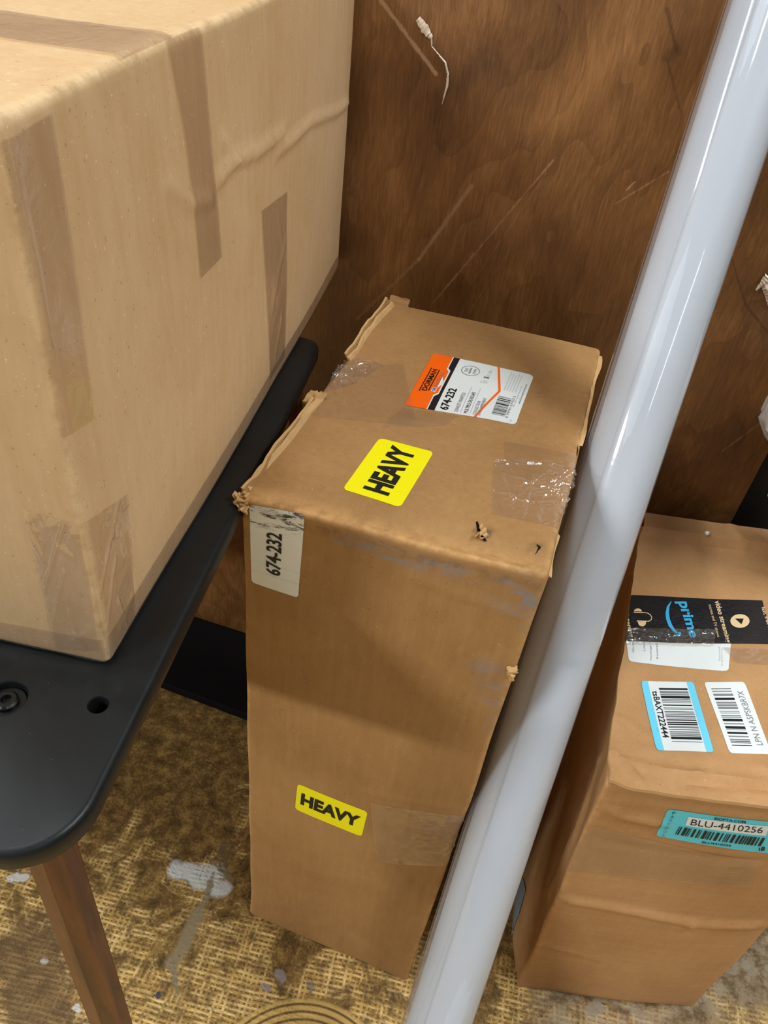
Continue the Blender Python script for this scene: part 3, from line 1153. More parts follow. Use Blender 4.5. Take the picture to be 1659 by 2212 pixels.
s = Sticker(TALL, 'top', [(873, 879), (936, 768), (1153, 812), (1111, 925)],
            [M['white_label'], M['orange_label'], M['black_ink'], M['grey_ink'], M['pale_ink']])
s.base(rad=0.05, n=18)
s.base(mi=1, rad=0.14, n=14, t0=0.80, t1=1.0, off=0.0004, aspect=0.28)
s.rect(0.0, 0.80, 1.0, 0.85, 1, 0.0004)
s.poly([(0.25, 0.80), (0.29, 0.770), (0.70, 0.770), (0.74, 0.80)], 1, 0.0004)
s.rect(0.0, 0.728, 1.0, 0.757, 2, 0.0004)
s.rect(0.0, 0.757, 0.225, 0.789, 2, 0.0004)
s.rect(0.765, 0.757, 1.0, 0.789, 2, 0.0004)
s.poly([(0.225, 0.757), (0.273, 0.757), (0.225, 0.789)], 2, 0.0004)
s.poly([(0.765, 0.757), (0.765, 0.789), (0.717, 0.757)], 2, 0.0004)
s.text('DORMAN', 0.29, 0.875, 0.70, 0.925, 2, 0.03, off=0.0006)
s.rect(0.27, 0.935, 0.72, 0.945, 2, 0.0006)
s.rect(0.30, 0.855, 0.70, 0.865, 2, 0.0006)
s.rect(0.295, 0.795, 0.365, 0.838, 0, 0.0006)
s.text('OE', 0.300, 0.800, 0.360, 0.833, 2, 0.02, off=0.0008)
s.text('SOLUTIONS', 0.375, 0.80, 0.66, 0.833, 3, 0.0, off=0.0006)
s.text('674-232', 0.035, 0.615, 0.40, 0.695, 2, 0.025)
s.text('EXHAUST MANIFOLD', 0.035, 0.525, 0.36, 0.560, 3)
s.rect(0.03, 0.498, 0.50, 0.504, 4)
s.text('MULTIPLE DE ESCAPE', 0.035, 0.440, 0.40, 0.475, 2)
s.rect(0.03, 0.415, 0.50, 0.420, 4)
s.text('COLLECTEUR', 0.035, 0.365, 0.27, 0.395, 3)
s.text("D'ECHAPPEMENT", 0.035, 0.325, 0.34, 0.355, 3)
el = [(0.80 + 0.10 * math.cos(a_ * math.pi / 16), 0.58 + 0.085 * math.sin(a_ * math.pi / 16)) for a_ in range(33)]
s.stroke(el, 0.0035, 3)
s.text('TRUST', 0.755, 0.605, 0.845, 0.635, 3)
s.text('*****', 0.735, 0.570, 0.865, 0.595, 2)
s.text('DORMAN', 0.745, 0.525, 0.855, 0.552, 3)
s.text('QTY', 0.60, 0.43, 0.65, 0.448, 4)
s.text('CANT', 0.60, 0.405, 0.67, 0.423, 4)
s.text('QTE', 0.60, 0.38, 0.65, 0.398, 4)
s.text('1', 0.715, 0.385, 0.745, 0.435, 3)
s.text('PC.  PZA.', 0.76, 0.385, 0.90, 0.412, 4)
s.stroke([(1.0, 0.345), (0.52, 0.245), (0.0, 0.365)], 0.011, 1)
s.bars(0.10, 0.115, 0.46, 0.235, 2, 4, 3, n=46)
s.text('0 74945 67423 2', 0.08, 0.085, 0.50, 0.108, 3)
for k in range(5):
    s.text('manufactured for dorman products', 0.56, 0.20 - 0.026 * k, 0.97 - 0.03 * (k % 3), 0.216 - 0.026 * k, 4)
s.text('Para informacion de garantia', 0.30, 0.060, 0.72, 0.078, 4)
s.text('www.DormanProducts.com', 0.38, 0.026, 0.78, 0.046, 3)
s.text('REV', 0.03, 0.045, 0.07, 0.06, 4)
s.build('sticker', tall, 'white and orange part label with a barcode')

TT = lambda nm, pcs, **k: tape(TALL, nm, pcs, tall, k.pop('mat', M['tape']), **k)
TT('tape_strip', [('top', [(1062, 1002), (1248, 1002), (1236, 1150), (1062, 1112)])], mat=M['tape_shiny'], wr=0.0004, ridge=0.0004, wscale=55, n=110, m=90, seed=2, folds=[((0.0, 0.97), (0.8, 0.93), 0.02, 0.0025), ((0.0, 0.9), (0.5, 0.94), 0.02, 0.002), ((0.7, 0.93), (0.9, 0.83), 0.02, 0.002)] + make_folds(5, 42, (0.98, 0.55), k=0.0022), label='wrinkled clear tape on the lid, right side')
TT('tape_strip', [('top', [(690, 800), (870, 790), (900, 925), (655, 900)])], mat=M['tape_faint'], wr=0.0004, ridge=0.0005, wscale=40, n=30, m=20, seed=5)
TT('tape_strip', [('top', [(735, 772), (832, 790), (770, 830), (700, 850)]), ], mat=M['tape_shiny'], wr=0.0008, ridge=0.0010, wscale=60, n=90, m=60, seed=9, folds=make_folds(9, 34, (0.1, 0.6), k=0.003))
TT('tape_strip', [('top', [(1085, 960), (1250, 985), (1250, 1000), (1085, 1000)])], mat=M['tape_faint'], wr=0.0002, n=10, m=6)
TT('tape_strip', [('front', [(805, 1720), (1030, 1770), (1000, 1880), (820, 1850)])], mat=M['tape_shiny'], wr=0.0003, ridge=0.0002, wscale=35, n=60, m=50, seed=4, folds=make_folds(23, 12, (0.95, 0.4), k=0.0016, w=(0.02, 0.05)))
TT('tape_strip', [('top', [(870, 885), (990, 905), (960, 925), (820, 925)])], mat=M['tape_faint'], wr=0.0002, n=10, m=6)


# lid flaps: raw board edges standing up along the left and right of the lid
def flap_strip(box, f, path_px, hgt, lean, mat, parent, seed, th=0.0022, name='flap', n=40, nv=4, jag=0.002):
    pts = [box.uv(f, *p) for p in path_px]
    cum = [0]
    for a_, b_ in zip(pts, pts[1:]): cum.append(cum[-1] + math.hypot(b_[0] - a_[0], b_[1] - a_[1]))

    def fn(u, v):
        L = u * cum[-1]
        i = max(j for j in range(len(cum) - 1) if cum[j] <= L + 1e-9)
        k = (L - cum[i]) / (cum[i + 1] - cum[i])
        uu = pts[i][0] * (1 - k) + pts[i + 1][0] * k
        vv = pts[i][1] * (1 - k) + pts[i + 1][1] * k
        base = box.surf(f, uu, vv, -0.001)
        nz = noise.noise(V((L * 60, seed, 0)))
        nz2 = noise.noise(V((L * 22, seed, 4)))
        hh = v * (hgt + jag * nz)
        p = base + V((lean[0] * v + 0.0025 * nz2 * (0.4 + v), lean[1] * v + 0.0015 * nz * v, hh + lean[2] * v))
        return p, V((math.copysign(1, lean[0] or 1), 0, 0.15)).normalized()
    return sheet(name, fn, n, nv, th, [mat, M['kraft_edge']], parent)


flap_strip(TALL, 'top', [(522, 1062), (560, 1000), (672, 868)], 0.006, (-0.004, 0, 0), M['kraft_brown'], tall, 1.0)
flap_strip(TALL, 'top', [(538, 1058), (575, 1010), (690, 872)], 0.0045, (-0.003, 0, 0), M['kraft_edge'], tall, 2.0)
flap_strip(TALL, 'top', [(742, 775), (785, 720), (838, 652)], 0.008, (-0.005, 0, 0), M['kraft_brown'], tall, 3.0)
flap_strip(TALL, 'top', [(752, 780), (800, 715), (852, 660)], 0.005, (-0.003, 0, 0), M['kraft_edge'], tall, 4.0)
flap_strip(TALL, 'top', [(1296, 765), (1280, 850), (1258, 960)], 0.0045, (0.004, 0, -0.004), M['kraft_edge'], tall, 5.0, n=30)
flap_strip(TALL, 'top', [(1222, 1150), (1210, 1200), (1200, 1240)], 0.003, (0.004, 0, -0.006), M['kraft_edge'], tall, 6.0, n=20)


def crumb(name, box, f, px, size, mat, parent, tilt, seed):
    u, v = box.uv(f, *px)
    c = box.surf(f, u, v, 0.003)

    def fn(a_, b_):
        x, y = (a_ - 0.5) * size[0], (b_ - 0.5) * size[1]
        z = 0.002 * noise.noise(V((a_ * 3, b_ * 3, seed))) + 0.003 * a_ * b_
        p = Matrix.Rotation(tilt[2], 3, 'Z') @ Matrix.Rotation(tilt[0], 3, 'X') @ Matrix.Rotation(tilt[1], 3, 'Y') @ V((x + 0.0015 * noise.noise(V((b_ * 7, seed, 1))), y + 0.0015 * noise.noise(V((a_ * 7, seed, 5))), z))
        return c + p, V((0, 0, 1))
    return sheet(name, fn, 8, 8, 0.002, [mat, M['kraft_edge']], parent)


crumb('torn_tab', TALL, 'top', (866, 650), (0.022, 0.013), M['kraft_brown'], tall, (0.5, 0.1, -0.1), 1)
crumb('torn_tab', TALL, 'top', (676, 862), (0.018, 0.014), M['kraft_edge'], tall, (0.3, -0.1, -0.2), 2)


def frayed(box, ctr, mat, parent, seed, n=9, ln=0.012, spread=0.007, dirv=(-1, -0.3, 0)):
    """crushed corner: a clump of torn paper plies"""
    bm = bmesh.new()
    rnd = random.Random(seed)
    dv = V(dirv).normalized()
    for i in range(n):
        o = ctr + V((rnd.uniform(-.3, .3), rnd.uniform(-1, 1), rnd.uniform(-1, 1))) * spread
        d = (dv + V((rnd.uniform(-.5, .5), rnd.uniform(-.7, .7), rnd.uniform(-.6, .6)))).normalized()
        sd_ = d.cross(V((rnd.uniform(-.4, .4), rnd.uniform(-.4, .4), 1))).normalized() * rnd.uniform(0.0022, 0.005)
        up_ = d.cross(sd_).normalized() * 0.0007
        L = ln * rnd.uniform(0.5, 1.1)
        rows = []
        for k in range(5):
            t_ = k / 4
            w_ = 1 - 0.6 * t_ * rnd.uniform(0.6, 1.2)
            cpt = o + d * (L * t_ - ln * 0.4) + V((0, 0, 0.002 * math.sin(t_ * 5 + i)))
            rows.append([bm.verts.new(cpt - sd_ * w_ - up_), bm.verts.new(cpt + sd_ * w_ - up_), bm.verts.new(cpt + sd_ * w_ + up_), bm.verts.new(cpt - sd_ * w_ + up_)])
        for a_, b_ in zip(rows, rows[1:]):
            for j in range(4): bm.faces.new((a_[j], a_[(j + 1) % 4], b_[(j + 1) % 4], b_[j]))
        bm.faces.new(rows[0]); bm.faces.new(rows[-1])
    return link('frayed_corner', bm_mesh('frayed_corner', bm), mat, parent)


frayed(TALL, TALL.surf('front', 0.001, TALL.H - 0.004), M['kraft_edge'], tall, 3, n=12, ln=0.012, spread=0.0055)
frayed(TALL, TALL.surf('front', TALL.W - 0.002, TALL.uv('front', 1120, 1460)[1]), M['kraft_edge'], tall, 6, n=9, ln=0.008, spread=0.006, dirv=(0.5, -0.6, 0))
frayed(TALL, TALL.surf('top', *TALL.uv('top', 1042, 1158)), M['kraft_edge'], tall, 11, n=5, ln=0.006, spread=0.004, dirv=(0.7, -0.3, 0.2))

# torn slits where the board has split
for fc_, polys in [('top', [[(1160, 1176), (1170, 1184), (1158, 1196), (1164, 1185)], [(1027, 1128), (1031, 1127), (1036, 1144), (1052, 1168), (1045, 1166), (1030, 1148)],
                            [(1246, 958), (1253, 972), (1254, 1000), (1248, 990)], [(1217, 1150), (1221, 1152), (1212, 1188), (1206, 1198)]]),
                   ('front', [[(1133, 1425), (1139, 1432), (1124, 1470), (1113, 1482), (1118, 1462)], [(1110, 1455), (1116, 1458), (1113, 1480), (1108, 1478)]])]:
    s = Sticker(TALL, fc_, [(600, 1000), (700, 1000), (700, 1100), (600, 1100)], [M['dark']])
    for pl in polys:
        s.v, s.f, s.mi, s.g = [], [], [], []
        s.poly_px(pl, 0, 0.0007)
        s.build('tear', tall, 'dark torn slit')

# ------------------------------------------------------------------ right carton
HP = 0.528
pA = at_z(1306, 1692, HP); pB = V((0.153, 0.797, HP)); pC = V((0.384, 0.846, HP)); pD = V((0.372, 0.470, HP))
g0 = at_z(1117, 2137, 0); g1 = at_z(1500, 2177, 0)
PCR = []


def pr_disp(f, u, v):
    d = 0.0
    if f == 'front':
        d += 0.004 * math.sin(math.pi * u / PRI.W)
    if f == 'left':
        d += 0.016 * math.sin(math.pi * min(1, u / 0.2)) * (1 if u < 0.2 else 0) * math.exp(-v / 0.12)
        d += 0.005 * noise.noise(V((u * 9, 7, v * 9))) + 0.0015 * noise.noise(V((u * 30, 2, v * 30)))
    if f == 'top':
        d += 0.0015 * noise.noise(V((u * 12, v * 12, 3)))
    for ff, pts, w_, a_ in PCR:
        if ff == f: d += crease((u, v), pts, w_, a_)
    return d


PRI = Carton([g0, g1, V((0.375, 0.845, 0)), V((0.128, 0.790, 0)), pA, pD, pC, pB], r=0.005, disp=pr_disp, glob=0.003, gscale=8, seed=21.0)
uvp = lambda f, *p: [PRI.uv(f, *x) for x in p]
PCR += [('front', uvp('front', (1195, 1936), (1330, 1955), (1500, 1985), (1700, 2005)), 0.012, 0.005),
        ('front', uvp('front', (1290, 1735), (1345, 1760), (1420, 1772)), 0.010, 0.004),
        ('front', uvp('front', (1255, 1808), (1400, 1830), (1640, 1850)), 0.008, -0.002),
        ('front', uvp('front', (1460, 2000), (1520, 1975)), 0.005, 0.002),
        ('front', uvp('front', (1160, 2040), (1300, 2070)), 0.006, 0.0015),
        ('left', uvp('left', (1290, 1640), (1245, 1800), (1190, 1930)), 0.012, 0.004)]
pri = thing('cardboard_box', (0.27, 0.64, 0), 'orange-brown dented cardboard box at right with black printed tape and barcode stickers on its lid', 'box')


def pri_mask(m, f, u, v):
    eu, ev = PRI.ext(f)
    e = min(u, eu - u, v, ev - v)
    if m == 'pale': return 0.45 * max(0, 1 - e / 0.008)
    return 0.0


PRI.body('carton', M['kraft_orange'], pri, cell=0.005, masks=pri_mask)


# lid sheet, a bit larger than the body, curling at the front left corner
_p = lambda x, y: PRI.uv('top', x, y)
LIDF = [(_p(1345, 1655), _p(1500, 1682), 0.006, 0.003), (_p(1500, 1682), _p(1680, 1700), 0.006, 0.003), (_p(1318, 1640), _p(1375, 1700), 0.006, 0.004),
        (_p(1300, 1500), _p(1345, 1610), 0.008, 0.0015), (_p(1480, 1700), _p(1660, 1712), 0.006, -0.003), (_p(1340, 1560), _p(1395, 1600), 0.006, 0.0015),
        (_p(1560, 1150), _p(1600, 1200), 0.008, 0.002), (_p(1310, 1420), _p(1320, 1520), 0.008, 0.002)]


def lid_fn(u, v):
    uu = -0.002 + (PRI.W + 0.003) * u
    vv = -0.007 + (PRI.D + 0.006) * v
    h = 0.0068 + 0.0008 * noise.noise(V((uu * 18, vv * 18, 5)))
    h += 0.005 * math.exp(-((uu) / 0.03) ** 2) * max(0, noise.noise(V((0.3, vv * 12, 2))) + 0.3)
    h += 0.007 * math.exp(-((vv - 0.03 - 0.008 * noise.noise(V((uu * 9, 4, 4)))) / 0.009) ** 2) * (0.5 + noise.noise(V((uu * 14, 0.2, 8))))
    for a_, b_, w_, k_ in LIDF:
        d_, _t = seg_d((uu, vv), a_, b_)
        if d_ < w_: h += k_ * (1 - d_ / w_)
    # folded back band along the far edge
    if v > 0.912: h += 0.011 * min(1, (v - 0.912) / 0.012)
    edge = 0.0022 * noise.noise(V((uu * 35, 1, 7))) if v == 0 else 0.0
    ledge = 0.0025 * noise.noise(V((3, vv * 30, 7))) if u == 0 else 0.0
    crn = 0.012 * math.exp(-((uu ** 2 + vv ** 2) / 0.0004)) 
    p = PRI.tri(V((uu + ledge + crn * 0.4, vv + edge + crn * 0.6, PRI.H + h)))
    return p, V((0, 0, 1))


lid = sheet('lid_flap', lid_fn, 60, 110, 0.0042, [M['kraft_orange'], M['kraft_edge']], pri)


class LidFace:
    """the lid sheet as a surface for stickers and tape"""

    def uv(s, f, px, py):
        z = HP + 0.0070
        p = at_z(px, py, z)
        # invert the lid's corner map by Newton
        u, v = PRI.W / 2, PRI.D / 2
        for _ in range(10):
            P0 = PRI.tri(V((u, v, PRI.H)))
            du = (PRI.tri(V((u + 1e-3, v, PRI.H))) - P0) / 1e-3
            dv = (PRI.tri(V((u, v + 1e-3, PRI.H))) - P0) / 1e-3
            R = p - P0
            det = du.x * dv.y - du.y * dv.x
            u += (R.x * dv.y - R.y * dv.x) / det
            v += (du.x * R.y - du.y * R.x) / det
        return u, v

    def surf(s, f, u, v, off=0.0):
        a_ = min(max((u + 0.002) / (PRI.W + 0.003), 0.001), 0.999)
        b_ = min(max((v + 0.007) / (PRI.D + 0.006), 0.001), 0.999)
        p, n = lid_fn(a_, b_)
        return p + V((0, 0, off + 0.0002))


LF = LidFace()

z1 = lambda x, y: (1290 + x / 4.496, 1260 + y / 4.496)          # notes taken on enlarged views of the photo
z2 = lambda x, y: (1359 + x / 5.53, 1440 + y / 5.53)
z3 = lambda x, y: (1380 + x / 5.946, 1700 + y / 5.946)

# half hidden white label
s = Sticker(LF, 'top', [(1357, 1433), (1346, 1345), (1582, 1352), (1574, 1450)], [M['white_label'], M['grey_ink'], M['pale_ink']])
s.base(rad=0.06, aspect=0.9, n=20)
for body, x, y0_, y1_ in [('Quantity', 345, 690, 500), ('Location', 450, 672, 500), ('Package Type', 520, 760, 500), ('Received Date', 580, 742, 500)]:
    s.text_px(body, [z1(x - 8, y0_), z1(x - 8 - 14, y1_), z1(x + 12 - 14, y1_), z1(x + 12, y0_)], 1)
for body, x, y0_, y1_ in [('Returned', 1190, 750, 620), ('Inspected', 1215, 800, 640)]:
    s.text_px(body, [z1(x - 8, y0_), z1(x - 12, y1_), z1(x + 4, y1_), z1(x + 10, y0_)], 2)
s.build('sticker', pri, 'white label half hidden under black tape')

# printed black tape
s = Sticker(LF, 'top', [(1308, 1285), (1646, 1298), (1672, 1392), (1282, 1388)], [M['black_poly'], M['blue_ink'], M['cream_ink'], M['black_ink']])
s.base(rad=0, n=40, off=0.0007)
O = 0.0011
s.text_px('prime', [z1(892, 180), z1(990, 530), z1(872, 535), z1(745, 185)], 1, 0.03, O)
outer = [(715, 178), (672, 235), (658, 300), (665, 360), (690, 425), (730, 470), (768, 497)]
inner = [(718, 180), (696, 240), (692, 300), (702, 360), (722, 410), (752, 455), (780, 485)]
s.put(s.px([z1(*p) for p in outer] + [z1(*p) for p in inner]), [(i, i + 1, 8 + i, 7 + i) for i in range(6)], 1, O)
s.poly_px([z1(782, 478), z1(812, 480), z1(806, 520), z1(790, 512)], 1, O)
s.poly_px([z1(735, 508), z1(806, 500), z1(806, 520), z1(745, 522)], 1, O)
s.text_px('free listening', [z1(270, 172), z1(352, 540), z1(300, 545), z1(208, 175)], 2, 0.02, O)
s.text_px('millions of songs', [z1(200, 220), z1(262, 500), z1(235, 502), z1(168, 224)], 2, 0.0, O)
s.text_px('video streaming', [z1(1190, 170), z1(1298, 580), z1(1240, 585), z1(1122, 175)], 2, 0.02, O)
s.text_px('movies and TV shows', [z1(1108, 208), z1(1192, 525), z1(1165, 528), z1(1078, 212)], 2, 0.0, O)
s.text_px('fast, free & easy', [z1(1625, 235), z1(1720, 560), z1(1690, 560), z1(1580, 238)], 2, 0.01, O)
s.poly_px([z1(1383 + 93 * math.cos(a_ * math.pi / 16), 373 + 67 * math.sin(a_ * math.pi / 16)) for a_ in range(32)], 2, O)
s.poly_px([z1(1335, 350), z1(1418, 352), z1(1397, 406)], 3, O + 0.0003)
# headphones
s.poly_px([z1(345, 302)] + [z1(388 - 42 * math.cos(a_ * math.pi / 10), 300 - 40 * math.sin(a_ * math.pi / 10)) for a_ in range(11)] + [z1(430, 304)], 2, O)
s.poly_px([z1(345, 288), z1(440, 293), z1(440, 306), z1(345, 304)], 3, O + 0.0002)
s.poly_px([z1(345, 296), z1(440, 300), z1(440, 308), z1(345, 306)], 2, O + 0.0004)
s.poly_px([z1(466, 392)] + [z1(428 + 40 * math.cos(a_ * math.pi / 10), 394 + 42 * math.sin(a_ * math.pi / 10)) for a_ in range(11)] + [z1(386, 390)], 2, O)
s.poly_px([z1(378, 378), z1(468, 380), z1(468, 392), z1(378, 388)], 2, O)
arc = [(436, 296), (480, 300), (512, 318), (528, 345), (520, 372), (495, 388), (462, 388)]
ins_ = [(436, 303), (478, 307), (505, 323), (520, 346), (512, 368), (492, 381), (462, 382)]
s.put(s.px([z1(*p) for p in arc] + [z1(*p) for p in ins_]), [(i, i + 1, 8 + i, 7 + i) for i in range(6)], 2, O)
s.build('printed_tape', pri, 'black plastic tape printed with prime in blue')
tape(LF, 'tape_strip', [('top', [(1300, 1362), (1545, 1362), (1540, 1398), (1290, 1398)])], pri, M['tape_shiny'], wr=0.0006, ridge=0.0010, wscale=60, n=160, m=40, off=0.0014, seed=12, folds=make_folds(12, 40, (0.05, 0.4), k=0.0025, w=(0.01, 0.04), length=(0.08, 0.35)), label='crumpled clear tape over the black tape')
tape(LF, 'tape_strip', [('top', [(1560, 1400), (1690, 1405), (1690, 1440), (1590, 1432)])], pri, M['tape'], wr=0.0004, ridge=0.0004, n=16, m=8, off=0.0006, seed=3)

s = Sticker(LF, 'top', [(1498, 1473), (1543, 1626), (1419, 1622), (1384, 1473)], [M['white_label'], M['cyan_label'], M['black_ink'], M['grey_ink']])
s.base(rad=0.09, aspect=0.75)
s.base(mi=1, rad=0.4, n=10, t0=0.0, t1=0.13, off=0.0004, aspect=0.13)
s.rect(0.0, 0.06, 1.0, 0.13, 1)
s.rect(0.0, 0.87, 1.0, 0.94, 1)
s.base(mi=1, rad=0.4, n=10, t0=0.87, t1=1.0, off=0.0004, aspect=0.13)
s.text('tsBAXT222444', 0.15, 0.165, 0.82, 0.28, 2, 0.015)
s.bars(0.10, 0.31, 0.90, 0.85, 2, 5, 3, n=58)
s.build('sticker', pri, 'white barcode sticker with light blue borders')

s = Sticker(LF, 'top', [(1577, 1627), (1521, 1473), (1608, 1473), (1668, 1630)], [M['white_label'], M['grey_ink'], M['black_ink']])
s.base(rad=0.07, aspect=0.75)
s.bars(0.10, 0.40, 0.92, 0.88, 2, 8, 1, n=62)
s.text('LPN N A5PSKBR7X', 0.115, 0.13, 0.86, 0.28, 1)
s.build('sticker', pri, 'plain white barcode sticker on the lid')

s = Sticker(PRI, 'front', [(1442, 1741), (1676, 1765), (1670, 1833), (1419, 1799)], [M['teal_label'], M['white_label'], M['black_ink'], M['grey_ink']])
s.base(rad=0.1, aspect=0.3, off=0.0006)
O = 0.0012
s.rect(0, 0, 1, 1, 1, 0.0009, q=s.px([z3(630, 326), z3(1660, 432), z3(1616, 552), z3(594, 434)]))
s.text_px('BIOPTA.COM', [z3(962, 318), z3(1358, 358), z3(1350, 388), z3(952, 348)], 2, 0.02, O)
s.text_px('BLU-4410256', [z3(676, 350), z3(1588, 440), z3(1568, 516), z3(654, 424)], 2, 0.0, O)
s.bars(0, 0, 1, 1, 2, 3, 2, q=s.px([z3(520, 452), z3(1636, 580), z3(1580, 682), z3(470, 550)]), n=74, off=O)
s.text_px('BLU4410256', [z3(815, 622), z3(1182, 660), z3(1172, 684), z3(805, 645)], 2, 0.02, O)
for k, ch in enumerate('FASTBOX'):
    x, y = 448 - 20 * k, 282 + 48 * k
    s.text_px(ch, [z3(x - 18, y - 14), z3(x + 24, y - 10), z3(x + 14, y + 20), z3(x - 26, y + 16)], 2 if k < 2 else 3, 0.0, O)
s.text_px('B', [z3(1575, 690), z3(1622, 692), z3(1610, 742), z3(1560, 740)], 2, 0.03, O)
s.text_px('1', [z3(1538, 695), z3(1550, 697), z3(1548, 742), z3(1534, 740)], 2, 0.03, O)
s.build('sticker', pri, 'turquoise barcode sticker reading BLU-4410256')

# grey sticker on the shaded left side, white torn edge
s = Sticker(PRI, 'left', [(1095, 2012), (1136, 1885), (1150, 1930), (1117, 2058)], [M['grey_label'], M['white_label']])
s.base(rad=0, n=8, off=0.001)
s.rect(0.0, -0.03, 0.35, 0.02, 1, 0.0014)
s.build('sticker', pri, 'dull grey sticker on the shaded side')
flp = tape(PRI, 'tape_strip', [('front', [(1280, 1785), (1640, 1850), (1620, 1905), (1200, 1880)])], pri, M['tape'], wr=0.0004, n=40, m=10, off=0.0008, seed=31)


# ------------------------------------------------------------------ white roll in clear sleeve, leaning
dirv = V((0.021, 0.515, 0.857)).normalized()
base_pt = V((0.065, 0.318, 0.279)) - dirv * (0.279 / dirv.z)
base_pt = base_pt + dirv * 0.018 + V((0.002, 0, 0))
top_pt = V((0.084, 0.736, 0.976)) + dirv * 0.128
e1 = dirv.cross(V((0, 0, 1))).normalized()      # roughly +x
if e1.x < 0: e1 = -e1
e2 = e1.cross(dirv).normalized()
if e2.y > 0: e2 = -e2                           # faces the viewer
roll = thing('paper_roll', base_pt, 'long white glossy roll in a clear plastic sleeve leaning across the photo', 'roll')


def tube_profile(pro, z0, z1, nz, wob=0.0, seed=0.0, wscale=12.0):
    verts, faces = [], []
    L = (z1 - z0)
    n = len(pro)
    for j in range(nz + 1):
        p0 = base_pt + dirv * (z0 + L * j / nz)
        for i, (r, a_) in enumerate(pro):
            rr = r
            if wob:
                d = noise.noise(V((math.cos(a_) * 2.6 + seed, math.sin(a_) * 2.6, j / nz * L * wscale)))
                rr = r + wob * d
            verts.append(p0 + e1 * (rr * math.cos(a_)) + e2 * (rr * math.sin(a_)))
        if j:
            for i in range(n - 1):
                k = j * n + i
                faces.append((k - n, k - n + 1, k + 1, k))
    return verts, faces


LT = (top_pt - base_pt).length
# rolled sheet: a spiral of four turns, its free edge facing the viewer on the left
pro = []
turns = 4
NA = 64 * turns
a0 = math.radians(118)
for i in range(NA + 1):
    t_ = i / NA
    r_ = 0.0314 - 0.0075 * (1 - t_) - (0.0 if t_ < 1 else 0)
    pro.append((r_, a0 + 2 * math.pi * turns * (t_ - 1)))
vv_, ff_ = tube_profile(pro, 0.0, LT, 30)


def roll_white():
    t = NT('roll_white')
    nz = t.noise(t.coord((1, 1, 0.2)), 20, 3, 0.5)
    c = t.mix(nz, srgb(188, 194, 204), srgb(198, 204, 212))
    return t.done(t.principled(c, 0.38, 0.4))


M['roll_white'] = roll_white()
r_o = link('rolled_sheet', mesh_from('rolled_sheet', vv_, ff_), M['roll_white'], roll, auto=180)
sm_ = r_o.modifiers.new('thickness', 'SOLIDIFY')
sm_.thickness = 0.0007
sm_.offset = -1
M['sleeve'] = film('sleeve_film', tint=(0.97, 0.97, 0.975, 1), haze=0.22, hazecol=(0.8, 0.8, 0.82, 1), rough=0.07, wr=0.05, scale=14, base=0.0)
pro2 = []
for i in range(97):
    a_ = 2 * math.pi * i / 96 + math.radians(170)
    # slightly larger than the roll and standing off on its left side
    r_ = 0.0322 + 0.0026 * max(0, math.cos(a_ - math.pi)) ** 3 + (0.0012 if i < 3 else 0)
    pro2.append((r_, a_))
vv_, ff_ = tube_profile(pro2, 0.0, LT + 0.004, 160, wob=0.0006, seed=4.0, wscale=5)
link('clear_sleeve', mesh_from('clear_sleeve', vv_, ff_), M['sleeve'], roll, auto=180, )

# ------------------------------------------------------------------ scraps on the panel
pn = thing('tape_scrap', (at_y(930, 120, PANEL_Y).x, PANEL_Y, at_y(930, 120, PANEL_Y).z), 'thin torn tape strip stuck near the top of the plywood panel', 'tape')


def ribbon(name, px, widths, parent, mat, lift=0.002, seed=0, tw=0.0):
    P = [at_y(*p, PANEL_Y - 0.0006) for p in px]
    verts, faces = [], []
    N = 10
    pts, ws = [], []
    for i in range(len(P) - 1):
        for k in range(N):
            t_ = k / N
            pts.append(P[i].lerp(P[i + 1], t_)); ws.append(widths[i] * (1 - t_) + widths[i + 1] * t_)
    pts.append(P[-1]); ws.append(widths[-1])
    for i, p in enumerate(pts):
        a_ = pts[max(0, i - 1)]; b_ = pts[min(len(pts) - 1, i + 1)]
        d = (b_ - a_).normalized()
        sd_ = V((-d.z, 0, d.x))
        for k in (-1, 0, 1):
            wob = noise.noise(V((i * 0.35, k, seed)))
            verts.append(p + sd_ * ws[i] * (k + 0.25 * wob) + V((0, -abs(lift * wob) - (lift * 0.6 if k == 0 else 0), 0)))
        if i:
            for k in (0, 1):
                q_ = i * 3 + k
                faces.append((q_ - 3, q_ - 2, q_ + 1, q_))
    return link(name, mesh_from(name, verts, faces), mat, parent)


M['scrap'] = plain('milky_tape', srgb(226, 206, 184), 0.25, 0.5)
ribbon('strip', [(903, 40), (918, 62), (932, 82)], [0.0028, 0.0042, 0.002], pn, M['scrap'], seed=1)
ribbon('strip', [(932, 80), (933, 100), (948, 118), (962, 135), (968, 160), (966, 185), (955, 225)], [0.001, 0.0006, 0.0007, 0.0010, 0.0010, 0.0012, 0.0003], pn, M['scrap'], seed=2)
pn2 = thing('tape_scrap', (at_y(1655, 620, PANEL_Y).x, PANEL_Y, at_y(1655, 620, PANEL_Y).z), 'crumpled whitish tape scrap stuck to the plywood panel right of the roll', 'tape')
ribbon('strip', [(1633, 626), (1645, 614), (1662, 598)], [0.0008, 0.0026, 0.006], pn2, M['scrap'], seed=3, lift=0.004)
ribbon('strip', [(1650, 612), (1662, 632), (1668, 660)], [0.003, 0.005, 0.004], pn2, M['scrap'], seed=6, lift=0.004)


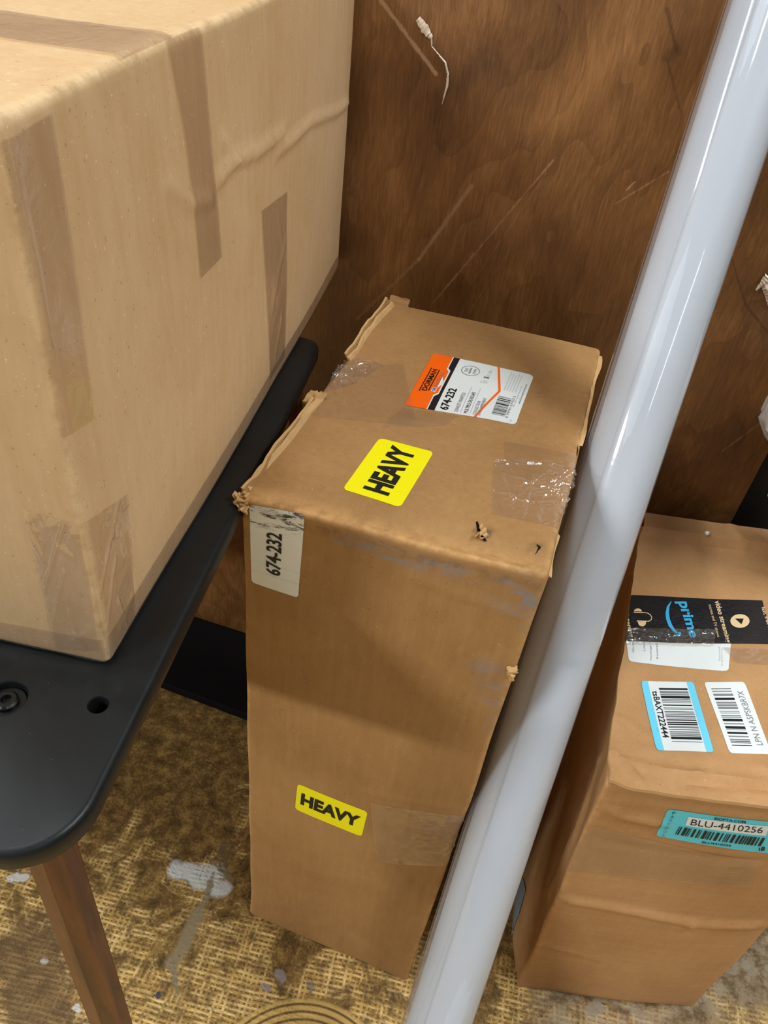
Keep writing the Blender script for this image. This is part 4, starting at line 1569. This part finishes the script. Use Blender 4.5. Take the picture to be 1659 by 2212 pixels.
# ------------------------------------------------------------------ foam crumbs
def bead(px, where, label):
    me_v = bmesh.new()
    bmesh.ops.create_icosphere(me_v, subdivisions=2, radius=0.0030)
    for v in me_v.verts:
        v.co = v.co * (1 + 0.18 * noise.noise(v.co * 700)) + where + V((0, 0, 0.0026))
        v.co.z = max(v.co.z, where.z)
    o = link('foam_bead', bm_mesh('foam_bead', me_v), M['foam'])
    tag(o, label, 'foam bead')


uq = LF.uv('top', 1518, 1169)
bead(None, LF.surf('top', *uq), 'small white foam bead lying on the lid of the right-hand carton')

# ------------------------------------------------------------------ white bag at the right edge
bm = bmesh.new()
prof_ = [(0.536, 0.330, 0.020), (0.57, 0.330, 0.032), (0.60, 0.326, 0.046), (0.63, 0.320, 0.058), (0.655, 0.313, 0.052), (0.675, 0.305, 0.046), (0.70, 0.292, 0.064),
         (0.72, 0.286, 0.072), (0.74, 0.286, 0.071), (0.76, 0.287, 0.060), (0.79, 0.294, 0.034), (0.82, 0.297, 0.014), (0.84, 0.298, 0.018)]
rs = []
for i in range(len(prof_) - 1):
    for k in range(4):
        t_ = k / 4
        z_, x_, r_ = [prof_[i][j] * (1 - t_) + prof_[i + 1][j] * t_ for j in range(3)]
        row = []
        for a_ in range(64):
            an = 2 * math.pi * a_ / 64
            d_ = V((math.cos(an), math.sin(an), z_ * 9))
            r2 = r_ * (1 + 0.10 * noise.noise(d_ * 1.6) + 0.07 * (0.4 - abs(noise.noise(V((d_.x * 3, d_.y * 3, z_ * 14)))) * 2))
            row.append(bm.verts.new(V((x_ + r2 * math.cos(an), 0.768 + r2 * 0.85 * math.sin(an), z_ + 0.002))))
        rs.append(row)
for a_, b_ in zip(rs, rs[1:]):
    for i in range(64): bm.faces.new((a_[i], a_[(i + 1) % 64], b_[(i + 1) % 64], b_[i]))
bm.faces.new(rs[0]); bm.faces.new(rs[-1])
bag = link('plastic_bag', bm_mesh('plastic_bag', bm), plain('bag_white', srgb(206, 200, 196), 0.35, 0.5))
tag(bag, 'crumpled whitish plastic bag at the right edge, standing on the carton by the panel', 'bag')
